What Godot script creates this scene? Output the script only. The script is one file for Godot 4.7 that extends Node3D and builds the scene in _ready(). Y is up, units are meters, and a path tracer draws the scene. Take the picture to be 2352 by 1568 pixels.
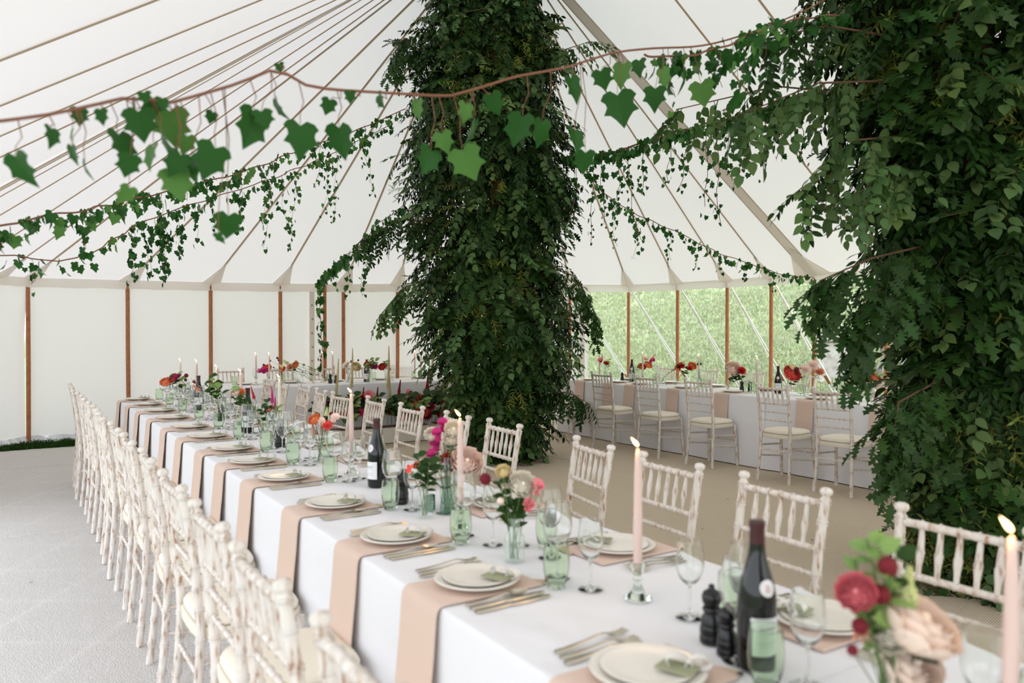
extends Node3D
# A sailcloth marquee laid for a wedding breakfast. s runs across the tent, t along its ridge, away from the camera.

const TD := Vector3(-0.539, 0, -0.8423)
const SD := Vector3(0.8423, 0, -0.539)
const UP := Vector3.UP
const ORD := ["first", "second", "third", "fourth", "fifth", "sixth", "seventh", "eighth", "ninth", "tenth", "eleventh", "twelfth", "thirteenth", "fourteenth", "fifteenth", "sixteenth"]
const TOP := 0.75

var rng := RandomNumberGenerator.new()
var mat := {}
var shp := {}
var taken := {}


const EXPOSURE := 2.95
# light that the sailcloth lets through, of what falls on it
const CANVAS_PASSES := Color(0.74, 0.72, 0.705)


func _ready() -> void:
	rng.seed = 20240611
	# camera
	var cam := Camera3D.new()
	cam.name = "camera"
	var lens := CameraAttributesPhysical.new()
	lens.frustum_focal_length = 27.551
	lens.frustum_focus_distance = 7.0
	lens.exposure_aperture = 2.6
	cam.attributes = lens
	cam.fov = rad_to_deg(2.0 * atan(784.0 / 1800.0))
	cam.near = 0.05
	cam.far = 400.0
	add_child(cam)
	cam.position = Vector3(0, 1.43, 0)
	cam.rotation.x = -atan(24.0 / 1800.0)
	cam.current = true
	# overcast sky
	var sky := ProceduralSkyMaterial.new()
	sky.sky_top_color = rgb(226, 234, 246)
	sky.sky_horizon_color = rgb(236, 240, 246)
	sky.ground_horizon_color = rgb(150, 160, 140)
	sky.ground_bottom_color = rgb(110, 120, 96)
	sky.sky_curve = 0.2
	sky.sun_angle_max = 0.0
	var env := Environment.new()
	env.background_mode = Environment.BG_SKY
	env.sky = Sky.new()
	env.sky.sky_material = sky
	env.background_energy_multiplier = 1.0
	env.tonemap_mode = Environment.TONE_MAPPER_LINEAR
	env.tonemap_exposure = EXPOSURE
	env.sdfgi_enabled = true
	env.ssao_enabled = true
	env.ssil_enabled = true
	var around := WorldEnvironment.new()
	around.name = "surroundings"
	around.environment = env
	add_child(around)

	make_materials()
	make_tent()
	make_floor()
	make_outside()
	make_furniture()
	make_settings()
	make_centrepieces()
	make_floor_flowers()
	make_columns()
	make_garlands()
	make_litter()


class Shape:
	var v := PackedVector3Array()
	var n := PackedVector3Array()
	var uv := PackedVector2Array()
	var i := PackedInt32Array()

	func vert(p: Vector3, nn: Vector3, u := Vector2.ZERO) -> int:
		v.append(p)
		n.append(nn)
		uv.append(u)
		return v.size() - 1

	func tri(a: int, b: int, c: int) -> void:
		var g := (v[b] - v[a]).cross(v[c] - v[a])
		if g.dot(n[a] + n[b] + n[c]) > 0.0:
			i.append_array([a, c, b])
		else:
			i.append_array([a, b, c])

	func quad(a: int, b: int, c: int, d: int) -> void:
		tri(a, b, c)
		tri(a, c, d)

	func flat(a: Vector3, b: Vector3, c: Vector3, d: Vector3, nn: Vector3) -> void:
		quad(vert(a, nn, Vector2(0, 0)), vert(b, nn, Vector2(1, 0)), vert(c, nn, Vector2(1, 1)), vert(d, nn, Vector2(0, 1)))

	# rows of points; normals from the neighbours, turned towards "out" when it is given
	func grid(rows: Array, closed := false, out := Vector3.ZERO, flip := 1.0) -> void:
		var m: int = rows[0].size()
		var base := v.size()
		for r in rows.size():
			for k in m:
				var r0: Vector3 = rows[maxi(r - 1, 0)][k]
				var r1: Vector3 = rows[mini(r + 1, rows.size() - 1)][k]
				var k0: Vector3 = rows[r][(k - 1 + m) % m] if closed else rows[r][maxi(k - 1, 0)]
				var k1: Vector3 = rows[r][(k + 1) % m] if closed else rows[r][mini(k + 1, m - 1)]
				var nn := (r1 - r0).cross(k1 - k0).normalized() * flip
				if out != Vector3.ZERO and nn.dot(out) < 0.0:
					nn = -nn
				if nn.length_squared() < 0.5:
					nn = out if out != Vector3.ZERO else Vector3.UP
				vert(rows[r][k], nn, Vector2(float(k) / maxf(1, m - 1), float(r) / maxf(1, rows.size() - 1)))
		for r in rows.size() - 1:
			for k in (m if closed else m - 1):
				var k2 := (k + 1) % m
				quad(base + r * m + k, base + r * m + k2, base + (r + 1) * m + k2, base + (r + 1) * m + k)

	# profile of [radius, height, (flute depth)]
	func lathe(prof: Array, seg := 16, flutes := 0, xf := Transform3D.IDENTITY) -> void:
		var base := v.size()
		for a in prof.size():
			var q0: Array = prof[maxi(a - 1, 0)]
			var q1: Array = prof[mini(a + 1, prof.size() - 1)]
			var tang := Vector2(q1[0] - q0[0], q1[1] - q0[1])
			var nr := Vector2(tang.y, -tang.x).normalized()
			for k in seg:
				var ang := TAU * k / seg
				var rr: float = prof[a][0]
				if prof[a].size() > 2:
					rr -= prof[a][2] * (0.5 + 0.5 * cos(ang * flutes))
				vert(xf * Vector3(cos(ang) * rr, prof[a][1], sin(ang) * rr), (xf.basis * Vector3(cos(ang) * nr.x, nr.y, sin(ang) * nr.x)).normalized(), Vector2(float(k) / seg, float(a) / prof.size()))
		for a in prof.size() - 1:
			for k in seg:
				var k2 := (k + 1) % seg
				quad(base + a * seg + k, base + a * seg + k2, base + (a + 1) * seg + k2, base + (a + 1) * seg + k)

	func tube(pts: Array, radii: Array, seg := 6, caps := true) -> void:
		var base := v.size()
		var side := Vector3.ZERO
		for a in pts.size():
			var d: Vector3 = (pts[mini(a + 1, pts.size() - 1)] - pts[maxi(a - 1, 0)]).normalized()
			if side == Vector3.ZERO:
				side = d.cross(Vector3.RIGHT if absf(d.x) < 0.8 else Vector3.UP).normalized()
			side = (side - d * side.dot(d)).normalized()
			var up := d.cross(side)
			var r: float = radii[mini(a, radii.size() - 1)]
			for k in seg:
				var ang := TAU * k / seg
				var nn := side * cos(ang) + up * sin(ang)
				vert(pts[a] + nn * r, nn, Vector2(float(k) / seg, a))
		for a in pts.size() - 1:
			for k in seg:
				var k2 := (k + 1) % seg
				quad(base + a * seg + k, base + a * seg + k2, base + (a + 1) * seg + k2, base + (a + 1) * seg + k)
		if caps:
			for e in [0, pts.size() - 1]:
				var d2: Vector3 = (pts[0] - pts[1]).normalized() if e == 0 else (pts[-1] - pts[-2]).normalized()
				var mid := vert(pts[e], d2)
				for k in seg:
					var p1 := vert(v[base + e * seg + k], d2)
					var p2 := vert(v[base + e * seg + (k + 1) % seg], d2)
					tri(mid, p1, p2)

	# a box with chamfered edges
	func box(c: Vector3, size: Vector3, b := 0.004, xf := Transform3D.IDENTITY) -> void:
		var h := size * 0.5
		b = minf(b, minf(h.x, minf(h.y, h.z)) * 0.8)
		var ids := {}
		for sx in [-1, 1]:
			for sy in [-1, 1]:
				for sz in [-1, 1]:
					var sg := Vector3(sx, sy, sz)
					for ax in 3:
						var p := Vector3(sx * h.x, sy * h.y, sz * h.z)
						var nn := Vector3.ZERO
						nn[ax] = sg[ax]
						for o in 3:
							if o != ax:
								p[o] -= sg[o] * b
						ids[[sx, sy, sz, ax]] = vert(xf * (c + p), (xf.basis * nn).normalized())
		for ax in 3:
			var o1 := (ax + 1) % 3
			var o2 := (ax + 2) % 3
			for e in [-1, 1]:
				var key := func(u: int, w: int, x2: int) -> Array:
					var kk := [0, 0, 0, x2]
					kk[ax] = e
					kk[o1] = u
					kk[o2] = w
					return kk
				quad(ids[key.call(-1, -1, ax)], ids[key.call(1, -1, ax)], ids[key.call(1, 1, ax)], ids[key.call(-1, 1, ax)])
				for e2 in [-1, 1]:
					var ka := [0, 0, 0, ax]
					ka[ax] = e
					ka[o1] = e2
					ka[o2] = -1
					var kb := ka.duplicate()
					kb[o2] = 1
					var kc := kb.duplicate()
					kc[3] = o1
					var kd := ka.duplicate()
					kd[3] = o1
					quad(ids[ka], ids[kb], ids[kc], ids[kd])
		for sx in [-1, 1]:
			for sy in [-1, 1]:
				for sz in [-1, 1]:
					tri(ids[[sx, sy, sz, 0]], ids[[sx, sy, sz, 1]], ids[[sx, sy, sz, 2]])

	# a flat strip along stations [position along z, half width, height], with thickness
	func strip(st: Array, thick: float, x0 := 0.0) -> void:
		var rows := []
		for q in st:
			var hw: float = q[1]
			var y: float = q[2]
			var x1: float = x0 + (q[3] if q.size() > 3 else 0.0)
			rows.append([Vector3(x1 - hw, y, q[0]), Vector3(x1 - hw * 0.6, y + thick, q[0]), Vector3(x1 + hw * 0.6, y + thick, q[0]), Vector3(x1 + hw, y, q[0])])
		grid(rows, false, Vector3.UP)
		var low := []
		for q in rows:
			low.append([q[0], q[3]])
		grid(low, false, Vector3.DOWN)

	# a cloth strip with thickness: path of [z, y], outward normals taken from the path
	func ribbon(path: Array, hw: float, thick: float) -> void:
		var top := []
		var bot := []
		for a in path.size():
			var p0: Vector2 = path[maxi(a - 1, 0)]
			var p1: Vector2 = path[mini(a + 1, path.size() - 1)]
			var d := (p1 - p0).normalized()
			var nn := Vector2(d.y, -d.x) * thick
			var p: Vector2 = path[a]
			var q := p + nn
			top.append([Vector3(-hw, q.y, q.x), Vector3(-hw * 0.5, q.y + 0.0004, q.x), Vector3(hw * 0.5, q.y + 0.0004, q.x), Vector3(hw, q.y, q.x)])
			bot.append([Vector3(-hw, p.y, p.x), Vector3(hw, p.y, p.x)])
		grid(top, false, Vector3.ZERO, -1.0)
		grid(bot, false, Vector3.ZERO, 1.0)
		for e in [0, 1]:
			var side := []
			for a in path.size():
				side.append([top[a][0 if e == 0 else 3], bot[a][e]])
			grid(side, false, Vector3.LEFT if e == 0 else Vector3.RIGHT)
		for e in [0, path.size() - 1]:
			flat(top[e][0], top[e][3], bot[e][1], bot[e][0], Vector3.DOWN if e else Vector3.BACK)

	func ball(c: Vector3, r: Vector3, seg := 8, rings := 6) -> void:
		var rows := []
		for a in rings + 1:
			var row := []
			var th := PI * a / rings
			for k in seg:
				var ph := TAU * k / seg
				row.append(c + Vector3(sin(th) * cos(ph) * r.x, cos(th) * r.y, sin(th) * sin(ph) * r.z))
			rows.append(row)
		var base := v.size()
		for row in rows:
			for p in row:
				vert(p, ((p - c) / (r * r)).normalized())
		for a in rings:
			for k in seg:
				quad(base + a * seg + k, base + a * seg + (k + 1) % seg, base + (a + 1) * seg + (k + 1) % seg, base + (a + 1) * seg + k)

	func add(o: Shape, xf: Transform3D) -> void:
		var base := v.size()
		var nb := xf.basis.inverse().transposed()
		for k in o.v.size():
			v.append(xf * o.v[k])
			n.append((nb * o.n[k]).normalized())
			uv.append(o.uv[k])
		for k in o.i:
			i.append(base + k)

	func done() -> ArrayMesh:
		var arr := []
		arr.resize(Mesh.ARRAY_MAX)
		arr[Mesh.ARRAY_VERTEX] = v
		arr[Mesh.ARRAY_NORMAL] = n
		arr[Mesh.ARRAY_TEX_UV] = uv
		arr[Mesh.ARRAY_INDEX] = i
		var m := ArrayMesh.new()
		m.add_surface_from_arrays(Mesh.PRIMITIVE_TRIANGLES, arr)
		return m


func at(s: float, t: float, h := 0.0) -> Vector3:
	return SD * s + TD * t + Vector3(0, h, 0)


func rnd(a: float, b: float) -> float:
	return rng.randf_range(a, b)


# upright axes whose +z looks along f
func facing(f: Vector3, where: Vector3) -> Transform3D:
	return Transform3D(Basis(UP.cross(f).normalized(), UP, f.normalized()), where)


# axes whose z is d and whose y leans to "up"
func along(d: Vector3, up: Vector3, where: Vector3, size := 1.0) -> Transform3D:
	var z := d.normalized()
	var x := up.cross(z)
	if x.length_squared() < 0.0001:
		x = Vector3.RIGHT.cross(z)
	x = x.normalized()
	return Transform3D(Basis(x * size, z.cross(x) * size, z * size), where)


func numbered(called: String) -> String:
	var k: int = taken.get(called, 0)
	taken[called] = k + 1
	return called if k == 0 else "%s_%03d" % [called, k]


func tag(o: Node3D, label: String, category: String, group := "") -> void:
	o.set_meta("label", label)
	o.set_meta("category", category)
	if group:
		o.set_meta("group", group)


func thing(called: String, label: String, category: String, xf := Transform3D.IDENTITY, group := "") -> Node3D:
	var o := Node3D.new()
	o.name = numbered(called)
	add_child(o)
	o.transform = xf
	tag(o, label, category, group)
	return o


func part(called: String, m: Mesh, material: Material, parent: Node3D, xf := Transform3D.IDENTITY) -> MeshInstance3D:
	var o := MeshInstance3D.new()
	o.name = called
	o.mesh = m
	o.material_override = material
	o.transform = xf
	parent.add_child(o, true)
	return o


func single(called: String, m: Mesh, material: Material, label: String, category: String, xf := Transform3D.IDENTITY, group := "") -> MeshInstance3D:
	var o := MeshInstance3D.new()
	o.name = numbered(called)
	o.mesh = m
	o.material_override = material
	add_child(o)
	o.transform = xf
	tag(o, label, category, group)
	return o


func structure(called: String, m: Mesh = null, material: Material = null, xf := Transform3D.IDENTITY) -> Node3D:
	var o: Node3D
	if m:
		o = MeshInstance3D.new()
		o.mesh = m
		o.material_override = material
	else:
		o = Node3D.new()
	o.name = numbered(called)
	add_child(o)
	o.transform = xf
	o.set_meta("kind", "structure")
	return o


func copies(called: String, m: Mesh, material: Material, xfs: Array, tints: Array, parent: Node3D) -> MultiMeshInstance3D:
	var mm := MultiMesh.new()
	mm.transform_format = MultiMesh.TRANSFORM_3D
	mm.use_colors = true
	mm.mesh = m
	mm.instance_count = xfs.size()
	for k in xfs.size():
		mm.set_instance_transform(k, xfs[k])
		mm.set_instance_color(k, tints[k % tints.size()])
	var o := MultiMeshInstance3D.new()
	o.name = called
	o.multimesh = mm
	o.material_override = material
	parent.add_child(o, true)
	o.set_meta("kind", "stuff")
	return o


# ---------------------------------------------------------------- materials

func noise(freq: float, ramp: Array, size := 512, kind := FastNoiseLite.TYPE_SIMPLEX_SMOOTH, octaves := 4, seeded := 1) -> NoiseTexture2D:
	var f := FastNoiseLite.new()
	f.noise_type = kind
	f.frequency = freq
	f.seed = seeded
	f.fractal_octaves = octaves
	var t := NoiseTexture2D.new()
	t.width = size
	t.height = size
	t.seamless = true
	t.noise = f
	if ramp:
		var g := Gradient.new()
		g.offsets = PackedFloat32Array(ramp.map(func(q): return q[0]))
		g.colors = PackedColorArray(ramp.map(func(q): return q[1]))
		t.color_ramp = g
	return t


func rgb(r: int, g: int, b: int, a := 1.0) -> Color:
	return Color(r / 255.0, g / 255.0, b / 255.0, a)


func plain(called: String, c: Color, rough := 0.8, metal := 0.0) -> StandardMaterial3D:
	var m := StandardMaterial3D.new()
	m.resource_name = called
	m.albedo_color = c
	m.roughness = rough
	m.metallic = metal
	mat[called] = m
	return m


func patterned(called: String, t: Texture2D, scale: Vector3, rough := 0.8, world := true) -> StandardMaterial3D:
	var m := plain(called, Color.WHITE, rough)
	m.albedo_texture = t
	m.uv1_triplanar = true
	m.uv1_world_triplanar = world
	m.uv1_scale = scale
	return m


func glass(called: String, c: Color) -> StandardMaterial3D:
	var m := plain(called, c, 0.02)
	m.transparency = BaseMaterial3D.TRANSPARENCY_ALPHA
	return m


func leafy(called: String, c: Color, back: Color, rough := 0.45) -> StandardMaterial3D:
	var m := plain(called, c, rough)
	m.vertex_color_use_as_albedo = true
	m.backlight_enabled = true
	m.backlight = back
	m.metallic_specular = 0.28
	return m


func make_materials() -> void:
	var m: StandardMaterial3D
	# tent
	m = plain("canvas", rgb(236, 232, 229), 0.95)
	m.backlight_enabled = true
	m.backlight = CANVAS_PASSES
	m = plain("canvas_double", rgb(247, 241, 234), 0.95)
	m.backlight_enabled = true
	m.backlight = Color(0.66, 0.635, 0.61)
	m = plain("webbing", rgb(196, 176, 154), 0.9)
	m = patterned("sod_cloth", noise(0.01, [[0.0, rgb(214, 216, 220)], [1.0, rgb(236, 237, 240)]], 256), Vector3(1, 1, 1), 0.6)
	m = patterned("pole_wood", noise(0.02, [[0.0, rgb(128, 72, 38)], [0.45, rgb(176, 112, 68)], [0.62, rgb(188, 124, 78)], [1.0, rgb(150, 88, 50)]], 512), Vector3(7, 0.8, 7), 0.55)
	plain("eyelet", rgb(150, 145, 138), 0.35, 0.9)
	# floor
	var weave := print_weave()
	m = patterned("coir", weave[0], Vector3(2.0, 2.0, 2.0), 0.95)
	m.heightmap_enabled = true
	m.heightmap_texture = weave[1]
	m.heightmap_scale = 0.6
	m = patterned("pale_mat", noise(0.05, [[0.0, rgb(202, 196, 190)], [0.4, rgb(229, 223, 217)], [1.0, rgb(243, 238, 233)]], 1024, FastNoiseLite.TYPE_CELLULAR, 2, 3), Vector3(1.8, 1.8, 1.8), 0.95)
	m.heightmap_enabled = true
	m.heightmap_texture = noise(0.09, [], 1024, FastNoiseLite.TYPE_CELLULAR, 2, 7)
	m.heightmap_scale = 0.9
	m = patterned("lawn", noise(0.03, [[0.0, rgb(186, 204, 154)], [0.4, rgb(200, 216, 170)], [0.7, rgb(214, 224, 182)], [1.0, rgb(228, 228, 192)]], 512), Vector3(0.4, 0.4, 0.4), 0.95)
	m = patterned("park", noise(0.03, [[0.0, rgb(126, 140, 104)], [1.0, rgb(162, 170, 140)]], 256), Vector3(0.4, 0.4, 0.4), 0.95)
	m = leafy("blade", rgb(58, 92, 38), Color(0.25, 0.4, 0.1), 0.6)
	m = leafy("meadow", rgb(214, 224, 186), Color(0.3, 0.32, 0.24), 0.9)
	m = patterned("stone", noise(0.02, [[0.0, rgb(140, 134, 122)], [0.35, rgb(184, 178, 168)], [0.65, rgb(204, 198, 189)], [1.0, rgb(216, 212, 204)]], 512), Vector3(0.5, 0.5, 0.5), 0.9)
	plain("rope", rgb(250, 250, 248), 0.9)
	# table
	m = plain("linen", rgb(238, 237, 240), 0.85)
	m.rim_enabled = true
	m.rim = 0.25
	m.heightmap_enabled = true
	m.heightmap_texture = noise(0.006, [], 512, FastNoiseLite.TYPE_SIMPLEX_SMOOTH, 3, 11)
	m.heightmap_scale = 1.0
	m.uv1_triplanar = true
	m.uv1_world_triplanar = true
	m.uv1_scale = Vector3(0.9, 0.9, 0.9)
	m = plain("napkin", rgb(222, 196, 180), 0.9)
	m.rim_enabled = true
	m.rim = 0.2
	plain("china", rgb(240, 234, 224), 0.22)
	plain("steel", rgb(214, 206, 190), 0.24, 1.0)
	m = plain("clear_glass", Color(0.99, 0.995, 0.99, 0.0), 0.02)
	m.refraction_enabled = true
	m.refraction_scale = 0.045
	glass("vase_glass", Color(0.86, 0.93, 0.88, 0.09))
	glass("cut_glass", Color(0.84, 0.9, 0.84, 0.3))
	glass("green_glass", Color(0.2, 0.5, 0.36, 0.34))
	m = plain("tumbler_glass", Color(0.93, 0.975, 0.915, 0.0), 0.03)
	m.refraction_enabled = true
	m.refraction_scale = 0.03
	m = plain("holder_glass", Color(0.95, 0.98, 0.95, 0.0), 0.03)
	m.refraction_enabled = true
	m.refraction_scale = 0.035
	plain("wax_pink", rgb(226, 196, 186), 0.5)
	plain("wax_ivory", rgb(226, 212, 196), 0.5)
	plain("wick", rgb(40, 32, 28), 0.9)
	m = plain("flame", rgb(255, 226, 180), 0.5)
	m.emission_enabled = true
	m.emission = rgb(255, 206, 140)
	m.emission_energy_multiplier = 3.0
	plain("bottle_glass", rgb(13, 17, 15), 0.06)
	plain("foil", rgb(62, 18, 22), 0.35)
	plain("mill", rgb(17, 17, 18), 0.3)
	m = plain("label", Color.WHITE, 0.7)
	m.albedo_texture = print_label()
	m = plain("seal", Color.WHITE, 0.6)
	m.albedo_texture = print_seal()
	m = plain("green_pack", Color.WHITE, 0.5)
	m.albedo_texture = print_pack()
	plain("sage", rgb(158, 160, 128), 0.8)
	plain("kraft", rgb(206, 184, 156), 0.85)
	m = plain("ribbon", rgb(240, 238, 234), 0.4)
	m.backlight_enabled = true
	m.backlight = Color(0.4, 0.4, 0.4)
	# chairs
	m = patterned("limewash", noise(0.016, [[0.0, rgb(128, 80, 52)], [0.18, rgb(168, 124, 96)], [0.26, rgb(208, 190, 173)], [0.4, rgb(224, 214, 204)], [0.8, rgb(236, 230, 222)], [1.0, rgb(222, 206, 190)]], 512, FastNoiseLite.TYPE_SIMPLEX, 5, 21), Vector3(5.0, 1.1, 5.0), 0.6)
	m = plain("seat_frame", rgb(232, 222, 204), 0.6)
	m = plain("seat_pad", rgb(240, 230, 212), 0.9)
	m.rim_enabled = true
	m.rim = 0.2
	# plants
	leafy("leaf_gloss", rgb(40, 66, 28), Color(0.1, 0.17, 0.035), 0.38)
	leafy("leaf_ovate", rgb(86, 112, 66), Color(0.15, 0.22, 0.07), 0.5)
	leafy("leaf_oak", rgb(46, 74, 32), Color(0.1, 0.17, 0.04), 0.42)
	leafy("leaf_star", rgb(122, 134, 64), Color(0.18, 0.2, 0.06), 0.55)
	leafy("leaf_ivy", rgb(40, 86, 34), Color(0.08, 0.2, 0.03), 0.4)
	leafy("leaf_lime", rgb(124, 154, 88), Color(0.2, 0.28, 0.1), 0.5)
	plain("twig", rgb(104, 74, 54), 0.8)
	plain("vine_stem", rgb(140, 92, 70), 0.75)
	plain("green_stem", rgb(92, 118, 62), 0.6)
	for q in [["pink", 240, 140, 150], ["wine", 120, 14, 34], ["peach", 250, 228, 212], ["cream", 252, 245, 230], ["salmon", 226, 150, 122], ["lemon", 250, 232, 184], ["magenta", 196, 44, 128], ["red", 190, 24, 36], ["coral", 236, 96, 84], ["orange", 240, 140, 90], ["blush", 250, 226, 214], ["lime", 200, 212, 150], ["straw", 206, 186, 132], ["crimson", 140, 18, 42], ["hot_pink", 240, 66, 122]]:
		m = plain("petal_" + q[0], rgb(q[1], q[2], q[3]), 0.7)
		m.backlight_enabled = true
		m.backlight = rgb(q[1], q[2], q[3]) * 0.35


# basket weave of coir, 1.6 cm from bump to bump
func print_weave() -> Array:
	var f := FastNoiseLite.new()
	f.seed = 31
	f.frequency = 0.11
	var tone := Image.create(512, 512, false, Image.FORMAT_RGB8)
	var high := Image.create(512, 512, false, Image.FORMAT_RGB8)
	for y in 512:
		for x in 512:
			var row := y / 8
			var u := fposmod(x + (8.0 if row % 2 else 0.0), 16.0) / 16.0
			var w := fposmod(y, 8.0) / 8.0
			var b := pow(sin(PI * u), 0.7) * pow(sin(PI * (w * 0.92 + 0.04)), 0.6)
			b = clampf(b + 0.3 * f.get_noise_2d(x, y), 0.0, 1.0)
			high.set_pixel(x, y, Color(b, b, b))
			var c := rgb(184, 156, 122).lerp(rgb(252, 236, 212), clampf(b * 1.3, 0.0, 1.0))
			tone.set_pixel(x, y, c)
	return [ImageTexture.create_from_image(tone), ImageTexture.create_from_image(high)]


func print_label() -> ImageTexture:
	var im := Image.create(128, 128, false, Image.FORMAT_RGB8)
	im.fill(rgb(236, 236, 238))
	im.fill_rect(Rect2i(30, 34, 68, 5), rgb(150, 148, 150))
	im.fill_rect(Rect2i(40, 48, 48, 3), rgb(176, 174, 176))
	im.fill_rect(Rect2i(24, 84, 80, 2), rgb(190, 188, 190))
	im.fill_rect(Rect2i(34, 96, 60, 2), rgb(190, 188, 190))
	return ImageTexture.create_from_image(im)


func print_seal() -> ImageTexture:
	var im := Image.create(64, 64, false, Image.FORMAT_RGB8)
	im.fill(rgb(232, 230, 232))
	im.fill_rect(Rect2i(24, 18, 8, 22), rgb(206, 170, 176))
	im.fill_rect(Rect2i(32, 24, 10, 8), rgb(210, 176, 182))
	im.fill_rect(Rect2i(20, 38, 24, 8), rgb(206, 172, 178))
	return ImageTexture.create_from_image(im)


func print_pack() -> ImageTexture:
	var im := Image.create(64, 64, false, Image.FORMAT_RGB8)
	im.fill(rgb(8, 122, 92))
	im.fill_rect(Rect2i(0, 0, 64, 14), rgb(4, 92, 68))
	im.fill_rect(Rect2i(18, 26, 28, 5), rgb(214, 232, 222))
	im.fill_rect(Rect2i(18, 36, 5, 9), rgb(214, 232, 222))
	im.fill_rect(Rect2i(27, 36, 19, 5), rgb(214, 232, 222))
	im.fill_rect(Rect2i(18, 48, 28, 4), rgb(160, 206, 184))
	return ImageTexture.create_from_image(im)


# ---------------------------------------------------------------- the tent

const RIDGE_S := 4.59
const END_WALL := [[-0.95, 8.3, 2.095], [-0.95, 9.15, 2.095], [-0.82, 9.95, 2.095], [-0.5, 10.75, 2.095], [-0.12, 11.35, 2.095], [0.19, 11.74, 2.095], [1.32, 11.58, 2.095], [2.35, 11.46, 2.095], [3.25, 11.22, 2.095], [4.09, 10.95, 2.1], [4.87, 10.78, 2.12], [5.75, 10.62, 2.14], [6.65, 10.42, 2.15], [7.55, 10.08, 2.16], [8.4, 9.64, 2.16], [8.61, 8.75, 2.16], [8.73, 7.87, 2.16], [8.74, 7.1, 2.16]]


func ridge(t: float) -> Vector3:
	var f := fposmod(t - 2.3, 5.2) / 5.2
	return at(RIDGE_S, t, 6.03 - 0.45 * sin(PI * f))


func eaves() -> Array:
	var out := []
	for k in 17:
		var t := -6.2 + 0.8 * k
		out.append([at(-0.9, t, 2.095), ridge(t), "seam"])
	out.append([at(-0.69, 7.38, 2.095), ridge(7.5), "strap"])
	for q in END_WALL:
		out.append([at(q[0], q[1], q[2]), ridge(7.5), "seam"])
	out.append([at(8.74, 6.42, 2.16), ridge(7.5), "strap"])
	for k in 15:
		var t := 5.4 - 0.82 * k
		out.append([at(8.7, t, 2.16), ridge(minf(t + 0.5, 7.2)), "seam"])
	return out


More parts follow.
